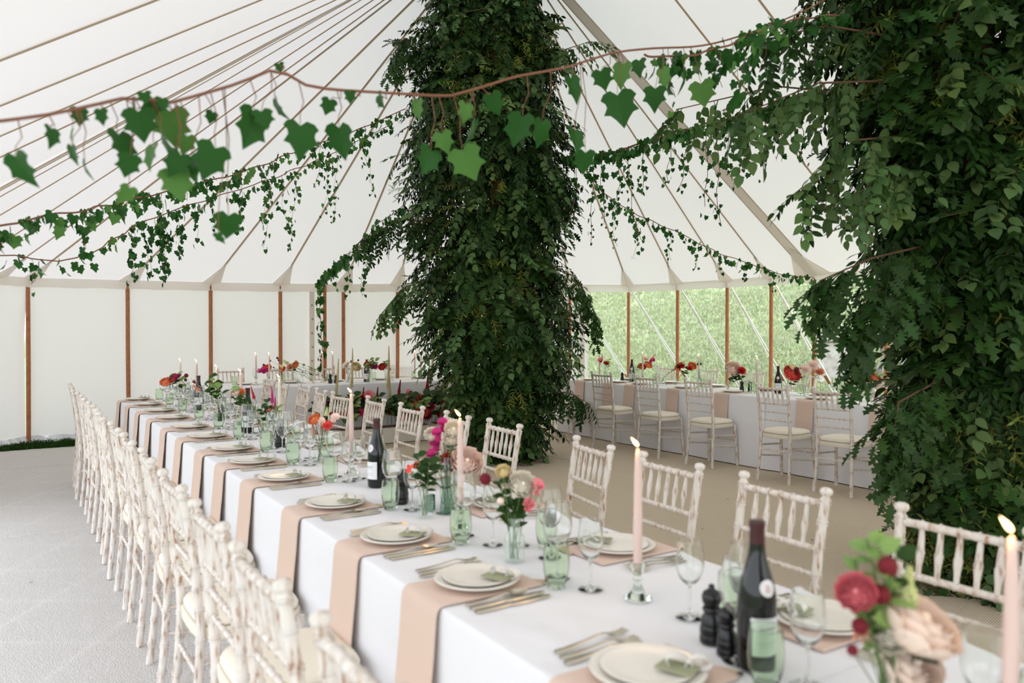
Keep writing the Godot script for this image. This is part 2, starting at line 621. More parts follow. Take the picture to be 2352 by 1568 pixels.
func make_tent() -> void:
	var ring := eaves()
	var roof := structure("ceiling")
	for k in ring.size() - 1:
		var e0: Vector3 = ring[k][0]
		var e1: Vector3 = ring[k + 1][0]
		var a0: Vector3 = ring[k][1]
		var a1: Vector3 = ring[k + 1][1]
		var sh := Shape.new()
		var rows := []
		for r in 9:
			var row := []
			for c in 5:
				var p := e0.lerp(e1, c / 4.0).lerp(a0.lerp(a1, c / 4.0), r / 8.0)
				p.y -= 0.035 * sin(PI * c / 4.0) * sin(PI * r / 8.0)
				row.append(p)
			rows.append(row)
		sh.grid(rows, false, Vector3.DOWN)
		part("canvas_panel", sh.done(), mat.canvas, roof)
		# the hem that hangs from the eave
		var va := Shape.new()
		var inside := (at(4.0, 6.0) - (e0 + e1) * 0.5)
		inside.y = 0
		inside = inside.normalized()
		var vr := []
		for r in 4:
			var row := []
			for c in 7:
				var p := e0.lerp(e1, c / 6.0) + inside * (0.03 + 0.006 * sin(c * 1.7 + k + r))
				p.y += 0.012 - 0.118 * r / 3.0 + (0.006 * sin(c * 2.3 + k * 1.3) if r == 3 else 0.0)
				row.append(p)
			vr.append(row)
		va.grid(vr, false, inside)
		part("valance", va.done(), mat.canvas_double, roof)
	for k in range(1, ring.size() - 1):
		var e: Vector3 = ring[k][0]
		var a: Vector3 = ring[k][1]
		var wide: bool = ring[k][2] == "strap"
		var d := a - e
		var side: Vector3 = (ring[k + 1][0] - ring[k - 1][0]).normalized()
		var nn := side.cross(d).normalized()
		if nn.y > 0:
			nn = -nn
		var sh := Shape.new()
		var xf := along(d, nn, (a + e) * 0.5 + nn * 0.012)
		var w := 0.15 if wide else 0.026
		sh.box(Vector3.ZERO, Vector3(w, 0.006, d.length()), 0.002, xf)
		part("strap" if wide else "seam", sh.done(), mat.canvas_double if wide else mat.webbing, roof)
		if wide:
			for o in [-0.5, 0.5]:
				var ed := Shape.new()
				ed.box(Vector3(w * o, 0.002, 0), Vector3(0.012, 0.008, d.length()), 0.002, xf)
				part("strap_binding", ed.done(), mat.webbing, roof)
		# the doubled triangle of cloth at its foot
		var g := Shape.new()
		var reach := 0.30 if wide else 0.13
		var up := e + d.normalized() * (0.5 if wide else 0.42)
		var o2 := nn * 0.022
		var rows2 := []
		for r in 5:
			var f := r / 4.0
			var mid := e.lerp(up, f)
			rows2.append([mid - side * reach * (1 - f) + o2, mid + o2 * 1.6, mid + side * reach * (1 - f) + o2])
		g.grid(rows2, false, nn)
		part("gusset", g.done(), mat.canvas_double, roof)

	# canvas walls round the far end, and on one side behind the camera; the other side and the near end stand open
	var wall := structure("wall_end")
	for k in range(17, 32):
		wall_bay(wall, ring[k][0], ring[k + 1][0] if k < 31 else ring[k][0].lerp(ring[k + 1][0], 0.32), k)
	var wall_r := structure("wall_right")
	for k in range(40, ring.size() - 1):
		wall_bay(wall_r, ring[k][0], ring[k + 1][0], k)
	# laced joins, with eyelets
	for q in [[3.66, 11.07, 2.0], [7.72, 9.97, 2.05]]:
		var j := Shape.new()
		var f := (at(4.0, 6.0) - at(q[0], q[1]))
		f.y = 0
		var xf := facing(f, at(q[0], q[1], 0))
		j.box(Vector3(0, q[2] * 0.5, 0), Vector3(0.075, q[2], 0.008), 0.002, xf)
		var join := part("lacing_strip", j.done(), mat.canvas_double, wall)
		for y in 9:
			var ey := Shape.new()
			ey.lathe([[0.006, 0.0], [0.012, 0.003], [0.015, 0.0]], 10, 0, xf * Transform3D(Basis(Vector3.RIGHT, PI / 2), Vector3(0.008 * (y % 2), 0.2 + 0.2 * y, 0.006)))
			part("eyelet", ey.done(), mat.eyelet, join)

	# side poles
	var n := 0
	for k in range(23, 37):
		if k in [29, 30]:
			n = 0
			continue
		var p: Vector3 = ring[k][0]
		var where := "varnished wooden side pole against canvas wall, %s counting from the grass strip" % ORD[n]
		if k > 30:
			where = "round wooden side pole on the open meadow side, %s from the canvas wall end" % ORD[n]
		n += 1
		pole(p, p.y - 0.02, 0.027, where, "tent side poles")
	var np := 0
	for k in [37, 38, 39]:
		var p: Vector3 = ring[k][0]
		pole(p, p.y - 0.02, 0.027, "wooden side pole on the open meadow side behind leafy column, %s" % ["foremost", "middle", "last"][np], "tent side poles")
		np += 1
	pole(at(3.82, 10.98), 2.1, 0.026, "dark wooden pole wound with hanging ivy beside laced canvas join", "tent side poles")


func wall_bay(wall: Node3D, e0: Vector3, e1: Vector3, k: int) -> void:
	var out := ((e0 + e1) * 0.5 - at(4.0, 4.0))
	out.y = 0
	out = (e1 - e0).cross(UP).normalized() * signf((e1 - e0).cross(UP).dot(out))
	var rows := []
	for r in 9:
		var row := []
		for c in 9:
			var p := e0.lerp(e1, c / 8.0)
			p.y = lerpf(p.y + 0.004, 0.075, r / 8.0)
			p += out * (0.045 + 0.03 * sin(PI * c / 8.0) + 0.012 * sin(c * 0.9 + k * 2.0 + r * 0.25)) * minf(1.0, r / 3.0)
			row.append(p)
		rows.append(row)
	var sh := Shape.new()
	sh.grid(rows, false, -out)
	part("canvas_panel", sh.done(), mat.canvas, wall)
	# the skirt that lies on the grass
	var sk := []
	for r in 4:
		var row := []
		for c in 13:
			var p := e0.lerp(e1, c / 12.0)
			p.y = [0.085, 0.05, 0.02, 0.012][r] + 0.008 * sin(c * 2.1 + k * 3.0 + r)
			p += out * ([0.05, 0.02, -0.01, -0.10][r] + 0.02 * sin(c * 1.7 + r * 1.1 + k))
			row.append(p)
		sk.append(row)
	var s2 := Shape.new()
	s2.grid(sk, false, -out)
	part("sod_cloth", s2.done(), mat.sod_cloth, wall)


func pole(where: Vector3, high: float, r: float, label: String, group: String) -> void:
	where.y = 0
	var o := thing("tent_pole", label, "pole", Transform3D(Basis.IDENTITY, where), group)
	var sh := Shape.new()
	var lean := Vector3(rnd(-0.012, 0.012), 0, rnd(-0.012, 0.012))
	sh.tube([lean, lean + Vector3(0, 0.02, 0), Vector3(0, high * 0.5, 0), Vector3(0, high, 0)], [r * 0.9, r, r, r * 0.95], 10)
	part("shaft", sh.done(), mat.pole_wood, o)
	var pin := Shape.new()
	pin.lathe([[0.0, 0.0], [0.007, 0.0], [0.007, 0.08], [0.0, 0.085]], 8)
	part("spike", pin.done(), mat.eyelet, o, Transform3D(Basis.IDENTITY, Vector3(0, high, 0)))


# ---------------------------------------------------------------- floor and outside

func slab(s0: float, s1: float, t0: float, t1: float, y0: float, y1: float) -> Array:
	var sh := Shape.new()
	sh.box(Vector3(0, (y1 - y0) * 0.5, 0), Vector3(t1 - t0, y1 - y0, s1 - s0), 0.004)
	return [sh.done(), Transform3D(Basis(TD, UP, SD), at((s0 + s1) * 0.5, (t0 + t1) * 0.5, y0))]


func make_floor() -> void:
	var fl := structure("floor")
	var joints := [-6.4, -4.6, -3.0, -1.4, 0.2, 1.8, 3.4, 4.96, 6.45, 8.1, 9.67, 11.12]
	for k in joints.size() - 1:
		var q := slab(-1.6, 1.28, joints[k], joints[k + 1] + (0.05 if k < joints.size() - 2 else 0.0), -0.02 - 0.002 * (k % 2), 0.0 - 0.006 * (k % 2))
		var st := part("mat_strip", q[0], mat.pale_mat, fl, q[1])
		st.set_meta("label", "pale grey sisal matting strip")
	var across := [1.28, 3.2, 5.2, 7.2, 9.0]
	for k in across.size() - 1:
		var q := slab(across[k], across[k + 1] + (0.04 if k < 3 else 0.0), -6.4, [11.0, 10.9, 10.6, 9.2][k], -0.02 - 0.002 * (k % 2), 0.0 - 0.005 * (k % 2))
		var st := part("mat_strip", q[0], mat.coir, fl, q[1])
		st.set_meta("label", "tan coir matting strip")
	# grass between matting and canvas
	var blade := Shape.new()
	for k in 7:
		var a := rnd(0, TAU)
		var lean := Vector3(cos(a), 0, sin(a)) * rnd(0.2, 0.7)
		var b := Vector3(cos(a * 3.0), 0, sin(a * 3.0)) * 0.35
		var w := Vector3(-sin(a), 0, cos(a)) * 0.07
		var tip := b + Vector3(0, rnd(0.7, 1.0), 0) + lean
		var mid := b + Vector3(0, 0.5, 0) + lean * 0.35
		var nn := Vector3(cos(a), 0.6, sin(a)).normalized()
		var i0 := blade.vert(b - w, nn)
		var i1 := blade.vert(b + w, nn)
		var i2 := blade.vert(mid + w * 0.8, nn)
		var i3 := blade.vert(mid - w * 0.8, nn)
		var i4 := blade.vert(tip, nn)
		blade.quad(i0, i1, i2, i3)
		blade.tri(i3, i2, i4)
	shp.tuft = blade.done()
	var xfs := []
	var tints := []
	for k in 5200:
		var s := rnd(-1.0, 3.0)
		var t := rnd(11.1, 11.95 - maxf(0.0, s - 0.2) * 0.15)
		if s < 0.1:
			t = rnd(11.1, 11.5 + s * 0.6)
		var h := rnd(0.05, 0.1)
		xfs.append(Transform3D(Basis(UP, rnd(0, TAU)).scaled(Vector3(h * 0.8, h, h * 0.8)), at(s, t, -0.03)))
	for k in 40:
		var g := rnd(0.7, 1.3)
		tints.append(Color(g * rnd(0.9, 1.1), g, g * rnd(0.8, 1.0)))
	var holder := thing("grass_strip", "strip of dark green grass between matting and canvas wall", "grass")
	holder.set_meta("kind", "stuff")
	copies("grass", shp.tuft, mat.blade, xfs, tints, holder)


func hill(s: float, t: float) -> float:
	var x := maxf(0.0, s - 9.4)
	return -0.03 + x * 0.09 + x * x * 0.012 + 0.06 * sin(s * 0.9 + t * 0.5) * minf(1.0, x * 0.3)


func make_outside() -> void:
	var lawn := Shape.new()
	var rows := []
	for r in 41:
		var row := []
		for c in 41:
			var s := -40.0 + 49.0 * c / 40.0
			var t := -40.0 + 90.0 * r / 40.0
			row.append(at(s, t, -0.035))
		rows.append(row)
	lawn.grid(rows, false, UP)
	structure("lawn", lawn.done(), mat.park)
	rows = []
	for r in 61:
		var row := []
		for c in 46:
			var s := 9.0 + 45.0 * pow(c / 45.0, 1.4)
			var t := -30.0 + 90.0 * r / 60.0
			row.append(at(s, t, hill(s, t) - 0.01))
		rows.append(row)
	var bank := Shape.new()
	bank.grid(rows, false, UP)
	structure("hill", bank.done(), mat.lawn)
	var xfs := []
	var tints := []
	for k in 80000:
		var depth := 11.0 + 30.0 * pow(rng.randf(), 1.5)
		var u := rnd(0.07, 0.56)
		var p := Vector3(u * depth, 0, -depth)
		var s := p.dot(SD)
		var t := p.dot(TD)
		if s < 9.0:
			continue
		var h := rnd(0.05, 0.13) * (1.0 + (depth - 11.0) * 0.02)
		xfs.append(Transform3D(Basis(UP, rnd(0, TAU)).scaled(Vector3(h * 1.1, h, h * 1.1)), at(s, t, hill(s, t) - 0.02)))
	for k in 60:
		var g := rnd(0.85, 1.12)
		var dry := rnd(0.92, 1.12)
		tints.append(Color(g * dry, g, g * rnd(0.8, 1.05)))
	var holder := thing("meadow_grass", "tall pale green meadow grass covering the bank outside", "grass")
	holder.set_meta("kind", "stuff")
	copies("grass", shp.tuft, mat.meadow, xfs, tints, holder)
	# stone balustrade
	var o := thing("stone_balustrade", "weathered grey stone balustrade with bulbous balusters standing in meadow", "balustrade", Transform3D(Basis(UP, -0.12), Vector3(6.9, 0.38, -15.0)))
	var sh := Shape.new()
	sh.box(Vector3(-0.62, 0.42, 0), Vector3(0.62, 0.84, 0.5), 0.02)
	part("pedestal", sh.done(), mat.stone, o)
	for q in [["coping", 0.95, 0.10, 0.56], ["cornice", 0.87, 0.07, 0.50], ["rail", 0.80, 0.07, 0.42], ["plinth", 0.05, 0.12, 0.46]]:
		sh = Shape.new()
		sh.box(Vector3(0.7, q[1], 0), Vector3(3.4, q[2], q[3]), 0.02)
		part(q[0], sh.done(), mat.stone, o)
	sh = Shape.new()
	sh.box(Vector3(-0.62, 0.93, 0), Vector3(0.72, 0.16, 0.62), 0.02)
	part("pedestal_cap", sh.done(), mat.stone, o)
	var bal := Shape.new()
	bal.lathe([[0.09, 0.1], [0.1, 0.14], [0.07, 0.16], [0.11, 0.2], [0.155, 0.28], [0.15, 0.36], [0.1, 0.48], [0.065, 0.58], [0.07, 0.64], [0.1, 0.67], [0.1, 0.71], [0.12, 0.77]], 16)
	var bm := bal.done()
	for k in 6:
		part("baluster", bm, mat.stone, o, Transform3D(Basis.IDENTITY, Vector3(-0.16 + 0.4 * k, 0, 0)))
	# guy ropes
	var ring := eaves()
	var n := 0
	for k in range(31, 38):
		var e: Vector3 = ring[k][0]
		var foot := e + SD * 1.75 + TD * rnd(-0.05, 0.05)
		foot.y = hill(foot.dot(SD), foot.dot(TD)) + 0.02
		var g := thing("guy_rope", "white doubled guy rope outside the open side, %s from the canvas wall end" % ORD[n], "rope", Transform3D(Basis.IDENTITY, foot), "guy ropes")
		n += 1
		var top := e - foot
		for o2 in [-0.5, 0.5]:
			var rs := Shape.new()
			rs.tube([TD * 0.05 * o2, top * 0.35 + TD * 0.07 * o2, top * 0.8 + TD * 0.02 * o2, top], [0.0125], 6)
			part("strand", rs.done(), mat.rope, g)
		var sl := Shape.new()
		sl.box(Vector3.ZERO, Vector3(0.05, 0.022, 0.17), 0.005, along(top, UP, top * 0.30))
		part("wooden_slider", sl.done(), mat.pole_wood, g)
		var kn := Shape.new()
		kn.ball(top * 0.82, Vector3(0.022, 0.022, 0.022), 8, 5)
		part("knot", kn.done(), mat.rope, g)
		var pg := Shape.new()
		pg.tube([Vector3(0, -0.1, 0), Vector3(0, 0.1, 0) + SD * 0.03], [0.014, 0.016], 8)
		part("peg", pg.done(), mat.eyelet, g)


# ---------------------------------------------------------------- tables and chairs

func ringed(points: Array, r: float, rings: Array, seg := 8) -> ArrayMesh:
	# a turned post along y with doubled rings, as on bamboo
	var st := []
	var lo: float = points[0].y
	var hi: float = points[-1].y
	st.append([lo, r * 0.9])
	st.append([lo + 0.004, r])
	for q in rings:
		for o in [[-0.012, r * 0.97], [-0.0095, r * 1.17], [-0.0045, r * 1.17], [-0.003, r * 0.86], [-0.0015, r * 0.86], [0.0, r * 1.17], [0.005, r * 1.17], [0.0075, r * 0.97]]:
			st.append([q + o[0], o[1]])
	st.append([hi, r * 0.95])
	var pts := []
	var rad := []
	for q in st:
		var p := Vector3.ZERO
		for k in points.size() - 1:
			if q[0] <= points[k + 1].y or k == points.size() - 2:
				var f: float = (q[0] - points[k].y) / (points[k + 1].y - points[k].y)
				p = points[k].lerp(points[k + 1], f)
				break
		pts.append(p)
		rad.append(q[1])
	var sh := Shape.new()
	sh.tube(pts, rad, seg)
	return sh.done()


func noded(a: Vector3, b: Vector3, r: float, nodes: int, seg := 6) -> ArrayMesh:
	var pts := []
	var rad := []
	for k in nodes:
		var f0 := float(k) / nodes
		var f1 := float(k + 1) / nodes
		for q in [[0.04, 1.0], [0.5, 0.92], [0.9, 1.0], [0.95, 1.3]]:
			pts.append(a.lerp(b, lerpf(f0, f1, q[0])))
			rad.append(r * q[1])
	pts.append(b)
	rad.append(r)
	var sh := Shape.new()
	sh.tube(pts, rad, seg)
	return sh.done()


func cushion(w: float, d: float, y0: float, rows_in: Array) -> ArrayMesh:
	# rounded square, from rows of [scale, height]
	var rows := []
	for q in rows_in:
		var row := []
		for k in 32:
			var a := TAU * k / 32
			var c := cos(a)
			var s := sin(a)
			var rr: float = 1.0 / pow(pow(absf(c), 4.5) + pow(absf(s), 4.5), 1.0 / 4.5)
			row.append(Vector3(c * rr * w * q[0], y0 + q[1], s * rr * d * q[0]))
		rows.append(row)
	var sh := Shape.new()
	var base := 0
	sh.grid(rows, true)
	for k in sh.v.size():
		var out := Vector3(sh.v[k].x, (sh.v[k].y - y0 - rows_in[0][1]) * 4.0 - 0.02, sh.v[k].z)
		if sh.n[k].dot(out) < 0:
			sh.n[k] = -sh.n[k]
	for k in range(0, sh.i.size(), 3):
		var g := (sh.v[sh.i[k + 1]] - sh.v[sh.i[k]]).cross(sh.v[sh.i[k + 2]] - sh.v[sh.i[k]])
		if g.dot(sh.n[sh.i[k]] + sh.n[sh.i[k + 1]] + sh.n[sh.i[k + 2]]) > 0:
			var x := sh.i[k + 1]
			sh.i[k + 1] = sh.i[k + 2]
			sh.i[k + 2] = x
	return sh.done()


func chair_shapes() -> void:
	for e in [-1, 1]:
		var x: float = 0.18 * e
		shp["rear_post%d" % e] = ringed([Vector3(x * 0.98, 0, -0.225), Vector3(x * 0.92, 0.25, -0.2), Vector3(x * 0.9, 0.45, -0.19), Vector3(x * 0.92, 0.7, -0.212), Vector3(x * 0.945, 0.905, -0.245)], 0.0155, [0.09, 0.2, 0.33, 0.42, 0.52, 0.59, 0.665, 0.75, 0.83, 0.895])
		shp["front_leg%d" % e] = ringed([Vector3(x * 1.06, 0, 0.168), Vector3(x * 0.97, 0.44, 0.135)], 0.0155, [0.1, 0.2, 0.3, 0.38])
		var side := noded(Vector3(x * 0.925, 0.24, -0.2), Vector3(x * 1.02, 0.2, 0.153), 0.0085, 5)
		shp["side_rail%d" % e] = side
		shp["side_rail_high%d" % e] = noded(Vector3(x * 0.91, 0.34, -0.194), Vector3(x * 0.995, 0.32, 0.144), 0.0085, 5)
	var fin := Shape.new()
	fin.lathe([[0.0148, 0.0], [0.011, 0.004], [0.012, 0.007], [0.0185, 0.013], [0.0205, 0.021], [0.018, 0.029], [0.009, 0.034], [0.0, 0.035]], 10)
	shp.finial = fin.done()
	shp.top_rail = noded(Vector3(-0.156, 0.885, -0.242), Vector3(0.156, 0.885, -0.242), 0.0125, 6, 8)
	shp.rail0 = noded(Vector3(-0.157, 0.745, -0.218), Vector3(0.157, 0.745, -0.218), 0.011, 6)
	shp.rail1 = noded(Vector3(-0.157, 0.665, -0.208), Vector3(0.157, 0.665, -0.208), 0.009, 6)
	shp.rail2 = noded(Vector3(-0.159, 0.585, -0.2), Vector3(0.159, 0.585, -0.2), 0.009, 6)
	shp.rear_stretcher = noded(Vector3(-0.165, 0.3, -0.197), Vector3(0.165, 0.3, -0.197), 0.0085, 5)
	shp.front_stretcher = noded(Vector3(-0.18, 0.27, 0.148), Vector3(0.18, 0.27, 0.148), 0.0085, 5)
	for k in 5:
		var x := -0.104 + 0.052 * k
		var sp := Shape.new()
		sp.tube([Vector3(x, 0.75, -0.219), Vector3(x, 0.775, -0.223), Vector3(x, 0.8, -0.227), Vector3(x, 0.815, -0.23), Vector3(x, 0.82, -0.231), Vector3(x, 0.85, -0.236), Vector3(x * 1.02, 0.882, -0.241)], [0.007, 0.0075, 0.0105, 0.0115, 0.0095, 0.008, 0.007], 6)
		shp["spindle%d" % k] = sp.done()
	shp.seat_frame = cushion(0.19, 0.182, 0.415, [[0.0, 0.0], [0.97, 0.0], [1.0, 0.004], [1.0, 0.036], [0.97, 0.04], [0.0, 0.04]])
	shp.seat_pad = cushion(0.183, 0.175, 0.456, [[0.0, 0.0], [0.96, 0.0], [1.0, 0.008], [1.005, 0.018], [0.97, 0.03], [0.85, 0.039], [0.6, 0.045], [0.3, 0.047], [0.0, 0.048]])


func make_chair() -> Node3D:
	var o := Node3D.new()
	for e in [-1, 1]:
		var post := part("rear_post", shp["rear_post%d" % e], mat.limewash, o)
		part("finial", shp.finial, mat.limewash, post, Transform3D(Basis(Vector3.RIGHT, -0.15), Vector3(0.18 * 0.945 * e, 0.904, -0.245)))
		part("front_leg", shp["front_leg%d" % e], mat.limewash, o)
		part("side_stretcher", shp["side_rail%d" % e], mat.limewash, o)
		part("side_stretcher", shp["side_rail_high%d" % e], mat.limewash, o)
	part("seat_frame", shp.seat_frame, mat.seat_frame, o, Transform3D(Basis.IDENTITY, Vector3(0, 0, -0.022)))
	part("seat_pad", shp.seat_pad, mat.seat_pad, o, Transform3D(Basis.IDENTITY, Vector3(0, 0, -0.022)))
	part("top_rail", shp.top_rail, mat.limewash, o)
	for k in 3:
		part("back_rail", shp["rail%d" % k], mat.limewash, o)
	for k in 5:
		part("spindle", shp["spindle%d" % k], mat.limewash, o)
	part("rear_stretcher", shp.rear_stretcher, mat.limewash, o)
	part("front_stretcher", shp.front_stretcher, mat.limewash, o)
	return o


func put_chair(proto: Node3D, s: float, t: float, f: Vector3, turn: float, label: String, group: String) -> void:
	var o: Node3D = proto.duplicate()
	o.name = numbered("chiavari_chair")
	add_child(o)
	o.transform = facing(f.rotated(UP, turn), at(s, t, 0.0))
	tag(o, label, "chair", group)


# a long cloth to the floor; local x runs along the table, z across it
func cloth_shape(lx: float, lz: float, h: float, low: float, seeded: float, flow := 1.0) -> ArrayMesh:
	var ring := []
	var perim := []
	var r := 0.025
	var seg := 90
	var corners := [[lx - r, lz - r, 0.0], [-(lx - r), lz - r, PI / 2], [-(lx - r), -(lz - r), PI], [lx - r, -(lz - r), PI * 1.5]]
	for c in 4:
		for k in 5:
			var a: float = corners[c][2] + PI / 2 * k / 4.0
			perim.append([Vector3(corners[c][0], 0, corners[c][1]), Vector3(cos(a), 0, sin(a)), true])
		var nx: Array = corners[(c + 1) % 4]
		var a2: float = corners[c][2] + PI / 2
		var along_n := maxi(4, int(Vector2(nx[0] - corners[c][0], nx[1] - corners[c][1]).length() / 0.09))
		for k in range(1, along_n):
			var f := float(k) / along_n
			perim.append([Vector3(lerpf(corners[c][0], nx[0], f), 0, lerpf(corners[c][1], nx[1], f)), Vector3(cos(a2), 0, sin(a2)), false])
	var prof := [[-0.03, 0.0, 0.0], [-0.006, 0.0, 0.0], [0.0, -0.0025, 0.0], [0.003, -0.009, 0.0], [0.005, -0.03, 0.04], [0.008, -0.12, 0.2], [0.012, -0.28, 0.5], [0.016, -0.46, 0.8], [0.018, -0.62, 1.0], [0.02, -(h - low), 1.12]]
	var rows := []
	for q in prof:
		var row := []
		var arc := 0.0
		var prev: Vector3 = perim[0][0]
		for e in perim:
			arc += (e[0] - prev).length() + (0.02 if e[2] else 0.0)
			prev = e[0]
			var wave := (sin(arc * 7.3 + seeded) * 0.5 + sin(arc * 12.7 + seeded * 2.1) * 0.3 + sin(arc * 3.1 + seeded * 0.7) * 0.6) * 0.016 * flow
			if e[2]:
				wave += 0.03 * flow
			row.append(e[0] + e[1] * (r + q[0] + wave * q[2]) + Vector3(0, q[1], 0))
		rows.append(row)
	var sh := Shape.new()
	sh.grid(rows, true)
	for k in sh.v.size():
		var out := Vector3(sh.v[k].x / lx * 0.2, 0.15, 0)
		var cx := clampf(sh.v[k].x, -lx + 0.03, lx - 0.03)
		var cz := clampf(sh.v[k].z, -lz + 0.03, lz - 0.03)
		out = Vector3(sh.v[k].x - cx, 0.01, sh.v[k].z - cz)
		if sh.n[k].dot(out) < 0:
			sh.n[k] = -sh.n[k]
	for k in range(0, sh.i.size(), 3):
		var g := (sh.v[sh.i[k + 1]] - sh.v[sh.i[k]]).cross(sh.v[sh.i[k + 2]] - sh.v[sh.i[k]])
		if g.dot(sh.n[sh.i[k]] + sh.n[sh.i[k + 1]] + sh.n[sh.i[k + 2]]) > 0:
			var x := sh.i[k + 1]
			sh.i[k + 1] = sh.i[k + 2]
			sh.i[k + 2] = x
	var top := []
	for k in 3:
		var zz := lerpf(-lz + 0.03, lz - 0.03, k / 2.0)
		top.append([Vector3(-lx + 0.03, 0, zz), Vector3(0, 0, zz), Vector3(lx - 0.03, 0, zz)])
	sh.grid(top, false, UP)
	return sh.done()


func put_table(s0: float, s1: float, t0: float, t1: float, turn: float, called: String, cloths: Array) -> void:
	var mid := at((s0 + s1) * 0.5, (t0 + t1) * 0.5)
	var frame := Transform3D(Basis(TD, UP, SD), mid) * Transform3D(Basis(UP, turn), Vector3.ZERO)
	var lx := (t1 - t0) * 0.5
	var lz := (s1 - s0) * 0.5
	var tb := thing("banquet_table", "long wooden banquet table hidden beneath %s" % called, "table", frame)
	var sh := Shape.new()
	sh.box(Vector3(0, TOP - 0.022, 0), Vector3(lx * 2 - 0.05, 0.03, lz * 2 - 0.05), 0.004)
	part("table_top", sh.done(), mat.kraft, tb)
	for x in [-1, 1]:
		for z in [-1, 1]:
			var lg := Shape.new()
			lg.box(Vector3(x * (lx - 0.3), (TOP - 0.037) * 0.5, z * (lz - 0.15)), Vector3(0.05, TOP - 0.037, 0.05), 0.004)
			part("leg", lg.done(), mat.kraft, tb)
	for q in cloths:
		var a: float = q[0]
		var b: float = q[1]
		var lift: float = q[3]
		var cl := cloth_shape((b - a) * 0.5 * lx * 2.0, lz + lift, TOP, 0.012, a * 9.0 + lx, 0.8)
		single("tablecloth", cl, mat.linen, q[2], "tablecloth", frame * Transform3D(Basis.IDENTITY, Vector3(lerpf(-lx, lx, (a + b) * 0.5), TOP - 0.0025 + lift, 0)), "white tablecloths")


const MAIN_S0 := 0.89
const MAIN_S1 := 1.74
const SIDE_S0 := 6.55
const SIDE_S1 := 7.4
const HEAD_T0 := 9.62
const HEAD_T1 := 10.4


func make_furniture() -> void:
	put_table(MAIN_S0, MAIN_S1, -0.9, 8.64, 0.0, "the cloth of the longest table", [[0.0, 0.195, "short white cloth overlapping the end of the longest table", 0.003], [0.17, 1.0, "longest white tablecloth, dusky pink napkins draped over its edge", 0.0]])
	put_table(SIDE_S0, SIDE_S1, 2.4, 9.0, 0.0, "the cloths on the meadow side", [[0.0, 0.452, "white tablecloth on meadow side table, reaching towards the leafy column", 0.0], [0.455, 1.0, "white tablecloth on meadow side table, reaching towards the canvas wall", 0.0]])
	# head table lies across
	var mid := at(4.3, (HEAD_T0 + HEAD_T1) * 0.5)
	var frame := Transform3D(Basis(SD, UP, -TD), mid)
	var tb := thing("banquet_table", "wooden head table hidden beneath white cloth by the canvas wall", "table", frame)
	var sh := Shape.new()
	sh.box(Vector3(0, TOP - 0.022, 0), Vector3(4.3, 0.03, 0.72), 0.004)
	part("table_top", sh.done(), mat.kraft, tb)
	for x in [-1, 1]:
		for z in [-1, 1]:
			var lg := Shape.new()
			lg.box(Vector3(x * 1.9, (TOP - 0.037) * 0.5, z * 0.28), Vector3(0.05, TOP - 0.037, 0.05), 0.004)
			part("leg", lg.done(), mat.kraft, tb)
	single("tablecloth", cloth_shape(2.18, 0.385, TOP, 0.012, 3.0, 1.2), mat.linen, "white tablecloth on head table behind the bright floor flowers", "tablecloth", frame * Transform3D(Basis.IDENTITY, Vector3(0, TOP - 0.0025, 0)), "white tablecloths")

	chair_shapes()
	var proto := make_chair()
	var k := 0
	for t in [8.35, 7.75, 7.1, 6.43, 5.8, 5.22, 4.62, 4.06, 3.48, 2.86, 2.27, 1.73, 1.165]:
		put_chair(proto, 0.705 + rnd(-0.01, 0.01), t, SD, rnd(-0.05, 0.05), "limewashed chiavari chair on pale matting side of longest table, %s from canvas wall" % ORD[k], "chairs on the pale matting side")
		k += 1
	k = 0
	for q in [[1.95, 7.98, 0.0], [1.95, 7.5, 0.1], [2.02, 7.08, 0.05], [1.99, 6.55, 0.12], [2.0, 6.02, -0.1], [2.055, 5.5, 0.04], [2.035, 4.83, 0.0], [2.02, 4.18, 0.1], [2.035, 3.66, 0.05], [1.98, 2.84, 0.2], [1.93, 2.27, 0.08], [1.92, 1.72, 0.04], [1.91, 1.12, 0.0]]:
		put_chair(proto, q[0], q[1], -SD, -q[2], "limewashed chiavari chair on tan coir side of longest table, %s from canvas wall" % ORD[k], "chairs on the coir side")
		k += 1
	k = 0
	for q in [[6.36, 8.42, 0.05], [6.31, 7.47, 0.05], [6.32, 6.68, 0.04], [6.33, 5.9, 0.06], [6.28, 4.9, 0.04], [6.27, 4.27, 0.08], [6.25, 3.66, 0.0], [6.28, 3.0, 0.0]]:
		put_chair(proto, q[0], q[1], SD, q[2], "limewashed chiavari chair at meadow side table, back to the coir floor, %s from canvas wall" % ORD[k], "chairs on the near side of the meadow table")
		k += 1
	k = 0
	for t in [8.3, 7.5, 6.75, 6.0, 5.2, 4.45, 3.7]:
		put_chair(proto, 7.72, t, -SD, rnd(-0.06, 0.06), "limewashed chiavari chair with its back to the meadow, %s from canvas wall" % ORD[k], "chairs backing onto the meadow")
		k += 1
	k = 0
	for s in [2.5, 3.12, 3.72, 4.3, 4.95, 5.6]:
		put_chair(proto, s, 10.62, -TD, rnd(-0.1, 0.1), "limewashed chiavari chair behind head table against canvas wall, %s from the grass strip" % ORD[k], "chairs behind the head table")
		k += 1
	proto.free()


# ---------------------------------------------------------------- what lies on the tables

